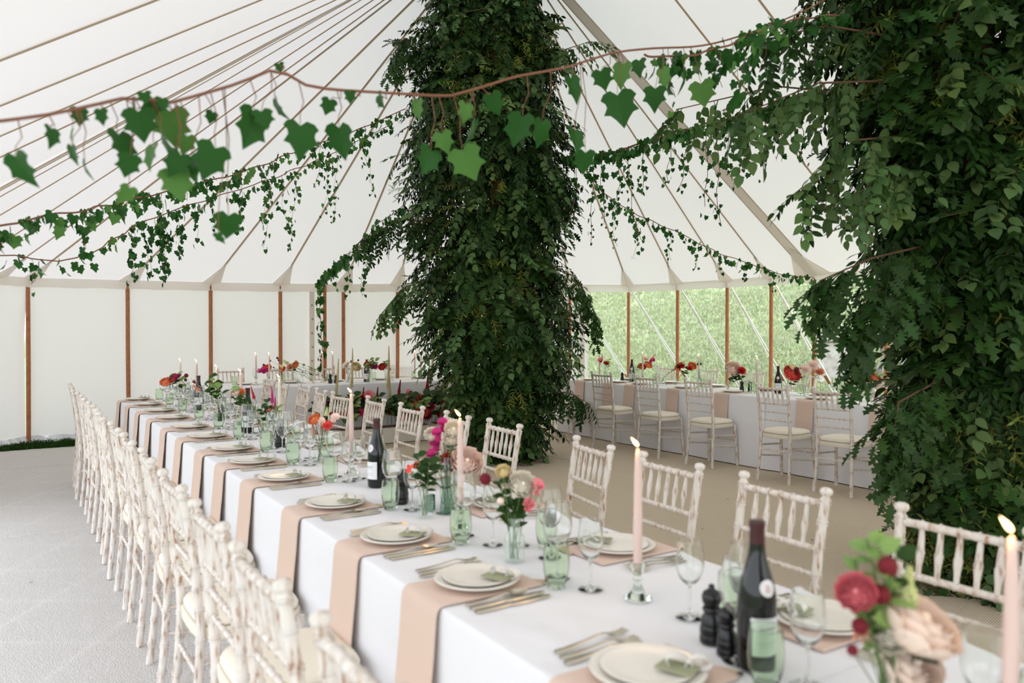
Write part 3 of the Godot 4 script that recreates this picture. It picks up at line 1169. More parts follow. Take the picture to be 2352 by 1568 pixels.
func table_shapes() -> void:
	var sh := Shape.new()
	sh.lathe([[0.0, 0.0], [0.062, 0.0], [0.066, 0.003], [0.085, 0.007], [0.108, 0.014, 0.0], [0.1135, 0.0155, 0.002], [0.1165, 0.0185, 0.003], [0.1135, 0.021, 0.002], [0.108, 0.019], [0.08, 0.011], [0.07, 0.008], [0.0, 0.007]], 96, 46)
	shp.plate = sh.done()
	sh = Shape.new()
	sh.lathe([[0.0, 0.0], [0.05, 0.0], [0.054, 0.003], [0.075, 0.006], [0.093, 0.011], [0.094, 0.013], [0.091, 0.0135], [0.074, 0.0095], [0.056, 0.007], [0.0, 0.0065]], 40)
	shp.small_plate = sh.done()
	# napkin: flat beneath the plate, then over the edge
	sh = Shape.new()
	var path := []
	for z in [0.30, 0.2, 0.1, 0.03]:
		path.append(Vector2(z, 0.0008))
	path.append_array([Vector2(0.006, 0.0005), Vector2(-0.006, -0.003), Vector2(-0.0125, -0.012), Vector2(-0.0155, -0.03), Vector2(-0.022, -0.12), Vector2(-0.03, -0.2), Vector2(-0.038, -0.29)])
	sh.ribbon(path, 0.098, 0.0045)
	shp.napkin = sh.done()
	# cutlery, handle end at z = 0
	sh = Shape.new()
	sh.strip([[0.0, 0.004, 0.002], [0.004, 0.0085, 0.002], [0.03, 0.0085, 0.002], [0.08, 0.0042, 0.006], [0.12, 0.0032, 0.011], [0.138, 0.0045, 0.011], [0.148, 0.0105, 0.008], [0.162, 0.0125, 0.004]], 0.0025)
	for x in [-0.0095, -0.0032, 0.0032, 0.0095]:
		sh.strip([[0.16, 0.0024, 0.004, x], [0.185, 0.002, 0.0025, x], [0.204, 0.0012, 0.006, x]], 0.002)
	shp.fork = sh.done()
	sh = Shape.new()
	sh.strip([[0.0, 0.005, 0.001], [0.004, 0.009, 0.001], [0.05, 0.0078, 0.001], [0.095, 0.0058, 0.001], [0.1, 0.005, 0.0015], [0.104, 0.0088, 0.001], [0.17, 0.0098, 0.0008], [0.212, 0.008, 0.0006], [0.226, 0.0015, 0.0005]], 0.004)
	shp.knife = sh.done()
	sh = Shape.new()
	sh.strip([[0.0, 0.004, 0.002], [0.004, 0.008, 0.002], [0.03, 0.008, 0.002], [0.08, 0.004, 0.006], [0.115, 0.003, 0.01], [0.124, 0.006, 0.009]], 0.0025)
	var bowl := []
	for a in 7:
		var f := a / 6.0
		var hw := 0.019 * sqrt(maxf(0.02, 1.0 - pow(f * 2.0 - 0.92, 2.0)))
		var row := []
		for c in 7:
			var g := c / 3.0 - 1.0
			row.append(Vector3(g * hw, 0.0095 - 0.0075 * (1.0 - g * g) * sin(PI * clampf(f, 0.02, 0.98)), 0.12 + 0.062 * f))
		bowl.append(row)
	sh.grid(bowl, false, UP)
	shp.spoon = sh.done()
	# glasses
	sh = Shape.new()
	sh.lathe([[0.0, 0.0005], [0.033, 0.0005], [0.035, 0.0015], [0.033, 0.003], [0.012, 0.0065], [0.0046, 0.013], [0.0036, 0.03], [0.0034, 0.078], [0.0052, 0.088], [0.016, 0.094], [0.028, 0.106], [0.037, 0.124], [0.0405, 0.145], [0.039, 0.17], [0.035, 0.195], [0.0325, 0.212], [0.0319, 0.2125], [0.0313, 0.212], [0.0338, 0.195], [0.0378, 0.17], [0.0393, 0.145], [0.0357, 0.124], [0.0265, 0.1075], [0.014, 0.0965], [0.0, 0.094]], 28)
	shp.wine_glass = sh.done()
	sh = Shape.new()
	sh.lathe([[0.0, 0.0005], [0.031, 0.0005], [0.033, 0.0015], [0.031, 0.003], [0.011, 0.006], [0.0044, 0.012], [0.0034, 0.03], [0.0032, 0.07], [0.005, 0.078], [0.014, 0.084], [0.024, 0.096], [0.031, 0.112], [0.0335, 0.13], [0.032, 0.152], [0.0285, 0.184], [0.0279, 0.1845], [0.0273, 0.184], [0.0308, 0.152], [0.0323, 0.13], [0.0297, 0.112], [0.0225, 0.0975], [0.012, 0.0865], [0.0, 0.084]], 28)
	shp.small_glass = sh.done()
	sh = Shape.new()
	sh.lathe([[0.0, 0.0005], [0.022, 0.0005], [0.0245, 0.002], [0.0285, 0.018, 0.0012], [0.0335, 0.04, 0.0018], [0.0352, 0.062, 0.0018], [0.034, 0.088, 0.0014], [0.0318, 0.112, 0.0004], [0.0312, 0.1135], [0.0302, 0.112], [0.0318, 0.088], [0.0326, 0.062], [0.031, 0.04], [0.0262, 0.02], [0.02, 0.0125], [0.0, 0.0115]], 56, 14)
	shp.tumbler = sh.done()
	# favours
	sh = Shape.new()
	sh.box(Vector3(0, 0.002, 0), Vector3(0.075, 0.004, 0.05), 0.001)
	shp.packet = sh.done()
	sh = Shape.new()
	sh.box(Vector3(0, 0.0015, 0), Vector3(0.05, 0.003, 0.034), 0.001)
	shp.card = sh.done()
	sh = Shape.new()
	sh.tube([Vector3(-0.02, 0.004, 0), Vector3(-0.032, 0.004, 0.004)], [0.0026, 0.003], 6)
	shp.match = sh.done()
	sh = Shape.new()
	for e in [-1, 1]:
		var rows := []
		for a in 11:
			var f := a / 10.0
			var ang := TAU * f
			var cx: float = e * (0.022 - 0.022 * cos(ang))
			var cy := 0.008 + 0.013 * sin(ang)
			var w := 0.004 + 0.009 * sin(PI * f)
			rows.append([Vector3(cx, cy, -w), Vector3(cx, cy + 0.001, 0), Vector3(cx, cy, w)])
		sh.grid(rows)
		sh.grid([[Vector3(0, 0.006, -0.004), Vector3(0, 0.006, 0.004)], [Vector3(e * 0.02, 0.005, 0.012), Vector3(e * 0.012, 0.005, 0.02)], [Vector3(e * 0.036, 0.002, 0.03), Vector3(e * 0.024, 0.002, 0.04)]])
	sh.ball(Vector3(0, 0.008, 0), Vector3(0.006, 0.005, 0.006), 8, 5)
	shp.bow = sh.done()
	# candle on glass stick
	sh = Shape.new()
	sh.lathe([[0.0, 0.0], [0.034, 0.0], [0.036, 0.003], [0.033, 0.007], [0.02, 0.016], [0.0115, 0.034], [0.0085, 0.046], [0.0125, 0.05], [0.0125, 0.055], [0.009, 0.059], [0.012, 0.066], [0.0185, 0.078], [0.0195, 0.092], [0.0165, 0.094], [0.0125, 0.09], [0.012, 0.072], [0.0, 0.07]], 20)
	shp.holder = sh.done()
	sh = Shape.new()
	sh.lathe([[0.0, 0.0], [0.0112, 0.0], [0.0115, 0.01], [0.0112, 0.14], [0.0098, 0.24], [0.0076, 0.285], [0.0045, 0.306], [0.0, 0.31]], 12)
	shp.taper = sh.done()
	sh = Shape.new()
	sh.tube([Vector3(0, 0.308, 0), Vector3(0.001, 0.318, 0)], [0.0012, 0.001], 5)
	shp.wick = sh.done()
	sh = Shape.new()
	sh.lathe([[0.0, 0.0], [0.0032, 0.003], [0.0046, 0.009], [0.0038, 0.016], [0.0018, 0.024], [0.0, 0.03]], 8)
	shp.flame = sh.done()
	# bottle
	sh = Shape.new()
	sh.lathe([[0.0, 0.004], [0.034, 0.0], [0.038, 0.003], [0.039, 0.012], [0.039, 0.13], [0.0375, 0.15], [0.033, 0.175], [0.024, 0.205], [0.017, 0.232], [0.0148, 0.26], [0.0145, 0.292], [0.0, 0.294]], 28)
	shp.bottle = sh.done()
	sh = Shape.new()
	sh.lathe([[0.0165, 0.232], [0.0158, 0.24], [0.0152, 0.262], [0.0152, 0.284], [0.0162, 0.286], [0.0162, 0.296], [0.0148, 0.298], [0.0, 0.298]], 20)
	shp.foil = sh.done()
	sh = Shape.new()
	var lab := []
	for a in 2:
		var row := []
		for c in 11:
			var ang := lerpf(-0.95, 0.95, c / 10.0)
			row.append(Vector3(sin(ang) * 0.0395, 0.112 - 0.075 * a, cos(ang) * 0.0395))
		lab.append(row)
	sh.grid(lab, false, Vector3.BACK)
	shp.bottle_label = sh.done()
	sh = Shape.new()
	var seal := []
	for r in 5:
		var row := []
		for k in 17:
			var ang := TAU * k / 16
			var x := cos(ang) * 0.0165 * r / 4.0
			var y := 0.17 + sin(ang) * 0.0165 * r / 4.0
			var rr := lerpf(0.0375, 0.033, (y - 0.15) / 0.025) if y < 0.175 else lerpf(0.033, 0.024, (y - 0.175) / 0.03)
			row.append(Vector3(x, y, sqrt(maxf(0.0001, rr * rr - x * x)) + 0.0009))
		seal.append(row)
	sh.grid(seal, false, Vector3.BACK)
	for k in sh.v.size():
		sh.uv[k] = Vector2(0.5 + sh.v[k].x / 0.033, 0.5 - (sh.v[k].y - 0.17) / 0.033)
	shp.bottle_seal = sh.done()
	# pepper mill
	sh = Shape.new()
	sh.lathe([[0.0, 0.0], [0.024, 0.0], [0.0255, 0.003], [0.0255, 0.014], [0.0235, 0.016], [0.0235, 0.019], [0.0255, 0.021], [0.025, 0.034], [0.0228, 0.036], [0.0228, 0.039], [0.0235, 0.041], [0.021, 0.056], [0.017, 0.062], [0.0165, 0.066], [0.019, 0.07], [0.0205, 0.074], [0.017, 0.078]], 20)
	shp.mill_body = sh.done()
	sh = Shape.new()
	sh.lathe([[0.0, 0.0765], [0.015, 0.0765], [0.0155, 0.08], [0.0205, 0.09], [0.0215, 0.1], [0.018, 0.11], [0.009, 0.116], [0.006, 0.119], [0.0075, 0.123], [0.0045, 0.127], [0.0, 0.128]], 20)
	shp.mill_head = sh.done()
	sh = Shape.new()
	sh.box(Vector3(0, 0.03, 0), Vector3(0.035, 0.06, 0.02), 0.002)
	shp.pack_body = sh.done()
	sh = Shape.new()
	sh.flat(Vector3(-0.017, 0.058, 0.0103), Vector3(0.017, 0.058, 0.0103), Vector3(0.017, 0.002, 0.0103), Vector3(-0.017, 0.002, 0.0103), Vector3.BACK)
	shp.pack_print = sh.done()
	# vases
	sh = Shape.new()
	sh.lathe([[0.0, 0.004], [0.024, 0.001], [0.0285, 0.003], [0.03, 0.01], [0.03, 0.07], [0.028, 0.078], [0.016, 0.09], [0.0135, 0.097], [0.0135, 0.112], [0.0175, 0.117]], 24)
	shp.vase_clear = sh.done()
	sh = Shape.new()
	sh.lathe([[0.0, 0.004], [0.026, 0.001], [0.03, 0.004], [0.032, 0.012, 0.002], [0.032, 0.06, 0.002], [0.029, 0.075, 0.001], [0.019, 0.092], [0.0165, 0.1], [0.0175, 0.118], [0.022, 0.13]], 40, 12)
	shp.vase_cut = sh.done()
	sh = Shape.new()
	sh.lathe([[0.0, 0.004], [0.026, 0.001], [0.0285, 0.004], [0.027, 0.03], [0.021, 0.065], [0.0145, 0.1], [0.0125, 0.125], [0.015, 0.135]], 24)
	shp.vase_green = sh.done()
	sh = Shape.new()
	sh.lathe([[0.0, 0.004], [0.022, 0.001], [0.026, 0.004], [0.027, 0.02], [0.025, 0.055], [0.018, 0.085], [0.0125, 0.11], [0.012, 0.14], [0.0155, 0.146]], 24)
	shp.vase_bottle = sh.done()


# one place: origin on the table edge, +z towards the middle, +x the diner's left
func place(s: float, t: float, f: Vector3, ofs: String, group: String, full: int) -> void:
	var fr := facing(f, at(s, t, TOP + 0.0008))
	var j := func(x: float, z: float, y := 0.0, turn := 0.0) -> Transform3D:
		return fr * Transform3D(Basis(UP, turn), Vector3(x, y, z))
	single("napkin", shp.napkin, mat.napkin, "dusky pink napkin draped over table edge, %s" % ofs, "napkin", j.call(0.0, 0.0), "napkins " + group)
	var tw := rnd(-0.2, 0.2)
	var pz := 0.162 + rnd(-0.01, 0.01)
	single("dinner_plate", shp.plate, mat.china, "cream plate with beaded rim, %s" % ofs, "plate", j.call(0.0, pz, 0.0056, tw), "dinner plates " + group)
	single("side_plate", shp.small_plate, mat.china, "small cream plate stacked on beaded plate, %s" % ofs, "plate", j.call(0.004, pz + 0.004, 0.014, tw), "small plates " + group)
	if full >= 2:
		var pk := -0.045
		single("seed_packet", shp.packet, mat.sage, "sage green paper packet on stacked plates, %s" % ofs, "packet", j.call(pk, pz + 0.035, 0.0285, 0.5 + rnd(-0.2, 0.2)), "packets " + group)
		single("ribbon_bow", shp.bow, mat.ribbon, "white silk ribbon bow on sage packet, %s" % ofs, "ribbon", j.call(pk - 0.01, pz + 0.055, 0.033, 0.5 + rnd(-0.4, 0.4)), "bows " + group)
		var tg := thing("name_tag", "kraft paper tag with black tip above plate, %s" % ofs, "tag", j.call(-0.065, pz + 0.15, 0.0, 0.6 + rnd(-0.3, 0.3)), "name tags " + group)
		part("card", shp.card, mat.kraft, tg)
		part("tip", shp.match, mat.wick, tg)
	if full >= 1:
		var fx := 0.14
		for k in (3 if full >= 2 else 2):
			var nm: String = ["inner", "middle", "outer"][k]
			single("fork", shp.fork, mat.steel, "%s silver fork, %s" % [nm, ofs], "fork", j.call(fx + 0.028 * k, 0.055 + 0.01 * k + rnd(-0.006, 0.006), 0.0, rnd(-0.05, 0.05)), "forks " + group)
		for k in (2 if full >= 2 else 1):
			single("knife", shp.knife, mat.steel, "%s silver knife, %s" % [["inner", "outer"][k], ofs], "knife", j.call(-0.15 - 0.028 * k, 0.05 + rnd(-0.006, 0.006), 0.0, rnd(-0.05, 0.05)), "knives " + group)
		if full >= 2:
			single("spoon", shp.spoon, mat.steel, "silver spoon beside the knives, %s" % ofs, "spoon", j.call(-0.122, 0.05 + rnd(-0.006, 0.006), 0.0, rnd(-0.06, 0.06)), "spoons " + group)
	single("tumbler", shp.tumbler, mat.tumbler_glass, "pale green ribbed glass tumbler, %s" % ofs, "glass", j.call(-0.14 + rnd(-0.02, 0.02), 0.325 + rnd(-0.012, 0.012), 0.0, rnd(0, 1)), "tumblers " + group)
	single("wine_glass", shp.wine_glass, mat.clear_glass, "large clear wine glass, %s" % ofs, "glass", j.call(-0.055 + rnd(-0.02, 0.02), 0.375 + rnd(-0.012, 0.012)), "large wine glasses " + group)
	if full >= 1:
		single("wine_glass", shp.small_glass, mat.clear_glass, "smaller clear wine glass, %s" % ofs, "glass", j.call(-0.2 + rnd(-0.02, 0.02), 0.395 + rnd(-0.012, 0.0)), "small wine glasses " + group)


func make_settings() -> void:
	table_shapes()
	var k := 0
	for t in [8.43, 7.79, 7.13, 6.49, 5.81, 5.22, 4.6, 4.085, 3.553, 2.906, 2.326, 1.808, 1.14, 0.55]:
		place(MAIN_S0, t, SD, "%s setting from canvas wall, pale matting side" % ORD[k], "on the pale matting side", 2)
		k += 1
	k = 0
	for t in [8.3, 7.68, 7.05, 6.4, 5.75, 5.12, 4.5, 3.9, 3.2, 2.55, 1.86, 1.13, 0.45]:
		place(MAIN_S1, t, -SD, "%s setting from canvas wall, coir side" % ORD[k], "on the coir side", 2 if t < 4.4 else 1)
		k += 1
	k = 0
	for t in [8.5, 7.9, 7.48, 6.72, 5.97, 4.9, 4.12, 3.5, 2.9]:
		place(SIDE_S0, t, SD, "%s setting from canvas wall, meadow table" % ORD[k], "on the meadow table", 1)
		k += 1
	k = 0
	for t in [8.25, 7.45, 6.7, 5.95, 5.2, 4.45, 3.7]:
		place(SIDE_S1, t, -SD, "%s setting from canvas wall, meadow edge" % ORD[k], "along the meadow edge", 0)
		k += 1
	k = 0
	for s in [2.5, 3.1, 3.72, 4.35, 4.95]:
		place_head(s, ORD[k])
		k += 1


func place_head(s: float, nth: String) -> void:
	var fr := facing(-TD, at(s, HEAD_T1 - 0.01, TOP + 0.0008))
	single("dinner_plate", shp.plate, mat.china, "cream beaded plate on head table, %s from grass strip" % nth, "plate", fr * Transform3D(Basis.IDENTITY, Vector3(0, 0, 0.16)), "head table plates")
	single("tumbler", shp.tumbler, mat.tumbler_glass, "green tumbler on head table, %s from grass strip" % nth, "glass", fr * Transform3D(Basis.IDENTITY, Vector3(-0.15, 0, 0.3)), "head table tumblers")
	single("wine_glass", shp.wine_glass, mat.clear_glass, "clear wine glass on head table, %s from grass strip" % nth, "glass", fr * Transform3D(Basis.IDENTITY, Vector3(0.1, 0, 0.34)), "head table wine glasses")


func candle(s: float, t: float, label: String, ivory := false) -> void:
	var p := at(s, t, TOP + 0.0008)
	single("candle_holder", shp.holder, mat.holder_glass, "clear glass candlestick, %s" % label, "candlestick", Transform3D(Basis.IDENTITY, p), "glass candlesticks")
	var o := thing("taper_candle", "lit %s taper candle, %s" % ["ivory" if ivory else "pale pink", label], "candle", Transform3D(Basis(Vector3(1, 0, 0.3).normalized(), rnd(-0.015, 0.015)), p + Vector3(0, 0.0725, 0)), "taper candles")
	part("wax", shp.taper, mat.wax_ivory if ivory else mat.wax_pink, o)
	part("wick", shp.wick, mat.wick, o)
	part("flame", shp.flame, mat.flame, o, Transform3D(Basis(Vector3(0, 0, 1), 0.7), Vector3(0.001, 0.315, 0)))
	var l := OmniLight3D.new()
	l.name = "candle_light"
	l.light_color = rgb(255, 196, 120)
	l.light_energy = 0.004
	l.light_size = 0.01
	l.omni_range = 12.0
	l.omni_attenuation = 2.0
	l.shadow_enabled = true
	o.add_child(l, true)
	l.position = Vector3(-0.006, 0.325, 0)


func bottle(s: float, t: float, turn: float, label: String) -> void:
	var o := thing("wine_bottle", label, "bottle", Transform3D(Basis(UP, turn), at(s, t, TOP + 0.0008)), "red wine bottles")
	part("body", shp.bottle, mat.bottle_glass, o)
	part("foil", shp.foil, mat.foil, o)
	part("label", shp.bottle_label, mat.label, o)
	part("seal", shp.bottle_seal, mat.seal, o)


func mill(s: float, t: float, label: String, size := 1.0) -> void:
	var o := thing("pepper_mill", label, "mill", Transform3D(Basis.IDENTITY.scaled(Vector3.ONE * size), at(s, t, TOP + 0.0008)), "black table mills")
	part("body", shp.mill_body, mat.mill, o)
	part("head", shp.mill_head, mat.mill, o)


func make_centrepieces() -> void:
	var k := 0
	for q in [[1.42, 8.35], [1.5, 7.95], [1.4, 6.62], [1.39, 5.78], [1.42, 4.92], [1.362, 3.544], [1.3, 2.36], [1.335, 1.495], [1.225, 0.565]]:
		candle(q[0], q[1], "%s from canvas wall on longest table" % ORD[k], k in [0, 2, 4])
		k += 1
	k = 0
	for q in [[2.62, 10.12], [2.78, 10.1], [3.5, 10.15], [3.62, 10.1], [4.85, 10.15], [4.93, 10.12]]:
		candle(q[0], q[1], "%s along head table from grass strip" % ORD[k])
		k += 1
	k = 0
	for q in [[6.98, 8.62], [7.0, 7.75], [7.0, 6.75], [6.98, 5.86], [7.02, 4.75]]:
		candle(q[0], q[1], "%s from canvas wall on meadow table" % ORD[k])
		k += 1
	bottle(1.265, 1.06, 0.35, "dark wine bottle with white round seal beside black mills and pink taper")
	bottle(1.345, 3.2, -0.75, "dark wine bottle with white label between green tumbler and coral flowers")
	bottle(1.337, 5.38, 0.3, "dark wine bottle behind red amaranth on longest table")
	bottle(1.354, 7.1, 0.2, "dark wine bottle among salmon and green flowers towards canvas wall")
	bottle(4.02, 9.9, 0.1, "dark wine bottle on head table beside hot pink dahlia")
	bottle(7.05, 5.63, -0.4, "dark wine bottle on meadow table beside coral rose")
	bottle(7.05, 8.02, -0.4, "dark wine bottle on meadow table beside foxglove")
	mill(1.285, 1.2, "taller black turned mill in front of the wine bottle with round seal")
	mill(1.262, 1.135, "shorter black mill partly behind wine glass by the round seal bottle", 0.86)
	mill(1.318, 2.875, "black turned mill beside clear vase of coral blooms, taller of pair")
	mill(1.296, 2.83, "black turned mill beside clear vase of coral blooms, shorter of pair", 0.88)
	mill(1.35, 4.66, "taller black mill of the pair beside magenta spikes")
	mill(1.325, 4.62, "shorter black mill of the pair beside magenta spikes", 0.88)
	mill(1.338, 6.18, "lone black mill beside lemon and lime flowers")
	mill(3.5, 9.86, "taller black mill on head table by ivy pole")
	mill(3.57, 9.84, "shorter black mill on head table by ivy pole", 0.88)
	mill(6.92, 6.02, "taller black mill on meadow table behind chair backs")
	mill(6.99, 5.97, "shorter black mill on meadow table behind chair backs", 0.88)
	mill(6.95, 8.1, "black mill on meadow table beside orange roses")
	var bx := thing("small_box", "small green carton with white mark between two flower vases", "box", facing(-TD.rotated(UP, 0.5), at(1.335, 2.66, TOP + 0.0008)))
	part("carton", shp.pack_body, mat.green_pack, bx)
	part("print", shp.pack_print, mat.green_pack, bx)
	make_flowers()


const VASES := [
	["m",1.190,0.720,"bottle",[["leaf","lime",0.581,1.085,-1.232,0.042],["leaf","lime",0.569,1.097,-1.251,0.036],["leaf","green",0.610,1.070,-1.240,0.036],["leaf","lime",0.550,1.063,-1.254,0.036],["leaf","lime",0.560,1.020,-1.255,0.034],["ranunculus","pink",0.539,1.021,-1.222,0.028],["scabiosa","wine",0.587,1.062,-1.219,0.018],["scabiosa","wine",0.620,0.993,-1.268,0.020],["scabiosa","wine",0.582,1.014,-1.233,0.018],["scabiosa","wine",0.550,0.964,-1.232,0.015],["astilbe","salmon",0.579,0.970,-1.278,0.085],["rose","peach",0.651,0.963,-1.246,0.058],["rose","peach",0.649,0.890,-1.268,0.052],["rose","cream",0.605,0.950,-1.246,0.032],["stock","lime",0.637,1.024,-1.256,0.060],["scabiosa","wine",0.536,0.928,-1.227,0.010]]],
	["m",1.250,1.940,"cut",[["scabiosa","wine",-0.079,0.992,-2.316,0.020],["cockscomb","wine",-0.014,1.002,-2.330,0.050],["rose","cream",0.031,0.977,-2.309,0.038],["sweetpea","pink",0.072,0.967,-2.322,0.024],["sweetpea","pink",0.046,0.913,-2.318,0.022],["rose","lemon",-0.027,1.021,-2.282,0.020],["leaf","green",0.003,0.912,-2.323,0.050],["leaf","green",-0.040,0.986,-2.313,0.040],["bud","peach",-0.033,0.931,-2.296,0.014]]],
	["m",1.268,2.570,"clear",[["spray","coral",-0.367,0.931,-2.820,0.020],["spray","coral",-0.348,0.935,-2.870,0.020],["leaf","green",-0.303,0.955,-2.847,0.055],["leaf","green",-0.344,0.976,-2.861,0.045],["spray","coral",-0.321,0.883,-2.871,0.018],["leaf","green",-0.296,0.912,-2.861,0.040]]],
	["m",1.370,2.590,"green",[["sweetpea","magenta",-0.259,1.078,-2.945,0.024],["sweetpea","magenta",-0.276,1.046,-2.914,0.024],["sweetpea","magenta",-0.283,1.002,-2.938,0.026],["sweetpea","magenta",-0.294,0.967,-2.917,0.024],["dahlia","red",-0.243,0.946,-2.946,0.034],["rose","cream",-0.300,1.042,-2.943,0.028],["rose","cream",-0.216,1.067,-2.896,0.032],["rose","cream",-0.223,1.035,-2.898,0.028],["rose","blush",-0.168,0.945,-2.903,0.055],["leaf","green",-0.223,1.003,-2.948,0.040]]],
	["m",1.340,3.940,"clear",[["rose","orange",-1.020,0.976,-4.037,0.030],["astilbe","salmon",-1.027,0.923,-4.049,0.060],["dahlia","coral",-0.950,0.941,-4.029,0.034],["sweetpea","blush",-0.913,0.976,-4.041,0.028],["stock","lime",-0.956,1.015,-4.034,0.040],["sweetpea","blush",-0.983,0.959,-4.032,0.025],["scabiosa","wine",-0.936,1.002,-4.046,0.012]]],
	["m",1.330,4.750,"bottle",[["amaranth","magenta",-1.447,1.049,-4.723,0.100],["amaranth","magenta",-1.435,0.995,-4.742,0.080],["leaf","green",-1.483,1.009,-4.729,0.050],["leaf","green",-1.520,0.968,-4.744,0.050],["spray","coral",-1.460,0.956,-4.739,0.030],["leaf","lime",-1.415,0.968,-4.747,0.040]]],
	["m",1.400,5.200,"clear",[["leaf","lime",-1.834,1.044,-5.145,0.060],["leaf","green",-1.795,1.003,-5.114,0.060],["leaf","green",-1.852,1.000,-5.156,0.050],["dahlia","orange",-1.791,1.022,-5.162,0.040],["amaranth","red",-1.710,1.028,-5.159,0.090],["rose","blush",-1.817,1.030,-5.139,0.030]]],
	["m",1.400,6.200,"bottle",[["leaf","green",-2.351,1.030,-5.990,0.060],["leaf","lime",-2.299,1.066,-5.960,0.060],["cockscomb","lemon",-2.271,1.010,-5.997,0.060],["astilbe","salmon",-2.415,0.998,-5.981,0.070],["leaf","green",-2.315,0.999,-5.964,0.050],["cockscomb","wine",-2.425,1.053,-5.951,0.050],["leaf","green",-2.304,1.090,-5.998,0.060]]],
	["m",1.360,7.300,"clear",[["rose","orange",-3.051,0.984,-6.911,0.050],["leaf","green",-3.004,1.026,-6.857,0.060],["rose","coral",-2.984,1.016,-6.900,0.040],["dahlia","magenta",-2.928,1.025,-6.876,0.045],["leaf","lime",-2.929,1.056,-6.861,0.060],["scabiosa","wine",-2.857,1.041,-6.869,0.020],["scabiosa","wine",-2.876,1.001,-6.898,0.015]]],
	["b",3.150,9.950,"bottle",[["sweetpea","magenta",-3.238,0.896,-10.112,0.050],["sweetpea","magenta",-3.169,0.928,-10.038,0.050],["scabiosa","wine",-3.118,1.049,-10.089,0.018],["scabiosa","wine",-3.007,1.084,-10.038,0.018],["rose","orange",-3.149,0.953,-10.098,0.050],["cockscomb","wine",-3.071,0.966,-10.064,0.040],["scabiosa","wine",-3.204,0.992,-10.113,0.020]]],
	["b",3.300,9.900,"bottle",[["stock","lemon",-2.999,0.978,-10.161,0.080],["stock","lime",-2.930,1.036,-10.118,0.080],["dahlia","orange",-2.960,0.933,-10.162,0.050],["scabiosa","wine",-3.009,1.054,-10.100,0.015]]],
	["b",3.550,9.950,"clear",[["dahlia","salmon",-2.902,0.957,-10.256,0.055],["rose","orange",-2.852,0.983,-10.303,0.050],["leaf","green",-2.872,0.917,-10.252,0.050],["leaf","lime",-2.853,1.031,-10.267,0.050]]],
	["b",3.720,9.800,"clear",[["dahlia","cream",-2.160,0.980,-10.251,0.075],["scabiosa","wine",-2.106,1.030,-10.270,0.020],["rose","lemon",-2.035,0.964,-10.229,0.060],["scabiosa","wine",-2.005,1.050,-10.218,0.015]]],
	["b",3.980,9.750,"bottle",[["dahlia","magenta",-1.842,0.956,-10.391,0.080],["leaf","lime",-1.874,1.056,-10.341,0.080],["leaf","lime",-1.815,1.037,-10.399,0.080],["rose","coral",-1.929,0.991,-10.393,0.040]]],
	["b",4.250,9.780,"clear",[["rose","coral",-1.742,0.951,-10.517,0.050],["spray","pink",-1.691,0.944,-10.525,0.040],["leaf","lime",-1.703,1.020,-10.530,0.070],["scabiosa","wine",-1.647,0.914,-10.541,0.020]]],
	["r",6.980,8.500,"clear",[["dahlia","red",1.312,0.974,-10.930,0.050],["sweetpea","pink",1.239,1.005,-10.927,0.050],["amaranth","magenta",1.258,1.078,-10.933,0.080],["leaf","lime",1.352,1.034,-10.961,0.050]]],
	["r",7.000,8.000,"bottle",[["rose","orange",1.747,0.951,-10.512,0.050],["rose","orange",1.833,0.975,-10.505,0.050],["leaf","lime",1.779,1.009,-10.531,0.050],["foxglove","pink",1.900,1.092,-10.488,0.090],["sweetpea","magenta",1.878,1.033,-10.493,0.040],["dahlia","blush",1.801,1.049,-10.554,0.050]]],
	["r",6.980,7.400,"clear",[["dahlia","red",2.162,0.985,-9.997,0.055],["rose","orange",2.112,0.952,-10.000,0.040],["stock","lime",2.190,1.043,-9.951,0.060],["dahlia","wine",2.121,0.975,-9.988,0.040]]],
	["r",6.950,7.100,"clear",[["rose","orange",2.240,0.997,-9.734,0.050],["dahlia","red",2.196,0.967,-9.683,0.040],["leaf","green",2.295,1.008,-9.737,0.070]]],
	["r",6.950,6.250,"bottle",[["rose","peach",2.543,0.994,-9.022,0.085],["dahlia","red",2.628,0.971,-8.971,0.060],["leaf","green",2.578,0.918,-9.022,0.060],["leaf","green",2.634,0.899,-9.007,0.060],["scabiosa","blush",2.614,1.054,-9.027,0.025]]],
	["r",6.950,5.450,"clear",[["rose","coral",2.975,0.981,-8.323,0.085],["rose","lemon",3.000,1.040,-8.355,0.050],["leaf","green",3.062,0.928,-8.358,0.060],["scabiosa","wine",3.015,1.024,-8.294,0.030]]],
	["r",7.050,5.300,"clear",[["dahlia","blush",3.081,1.019,-8.225,0.070],["dahlia","blush",3.180,1.062,-8.280,0.070],["dahlia","salmon",3.260,0.991,-8.306,0.060],["scabiosa","wine",3.042,1.036,-8.242,0.018]]],
	["r",7.050,4.550,"clear",[["rose","orange",3.537,0.964,-7.628,0.060],["rose","peach",3.607,0.920,-7.641,0.080],["dahlia","coral",3.481,0.973,-7.616,0.050],["leaf","lime",3.575,0.998,-7.620,0.060],["dahlia","red",3.701,0.939,-7.616,0.050]]],
]

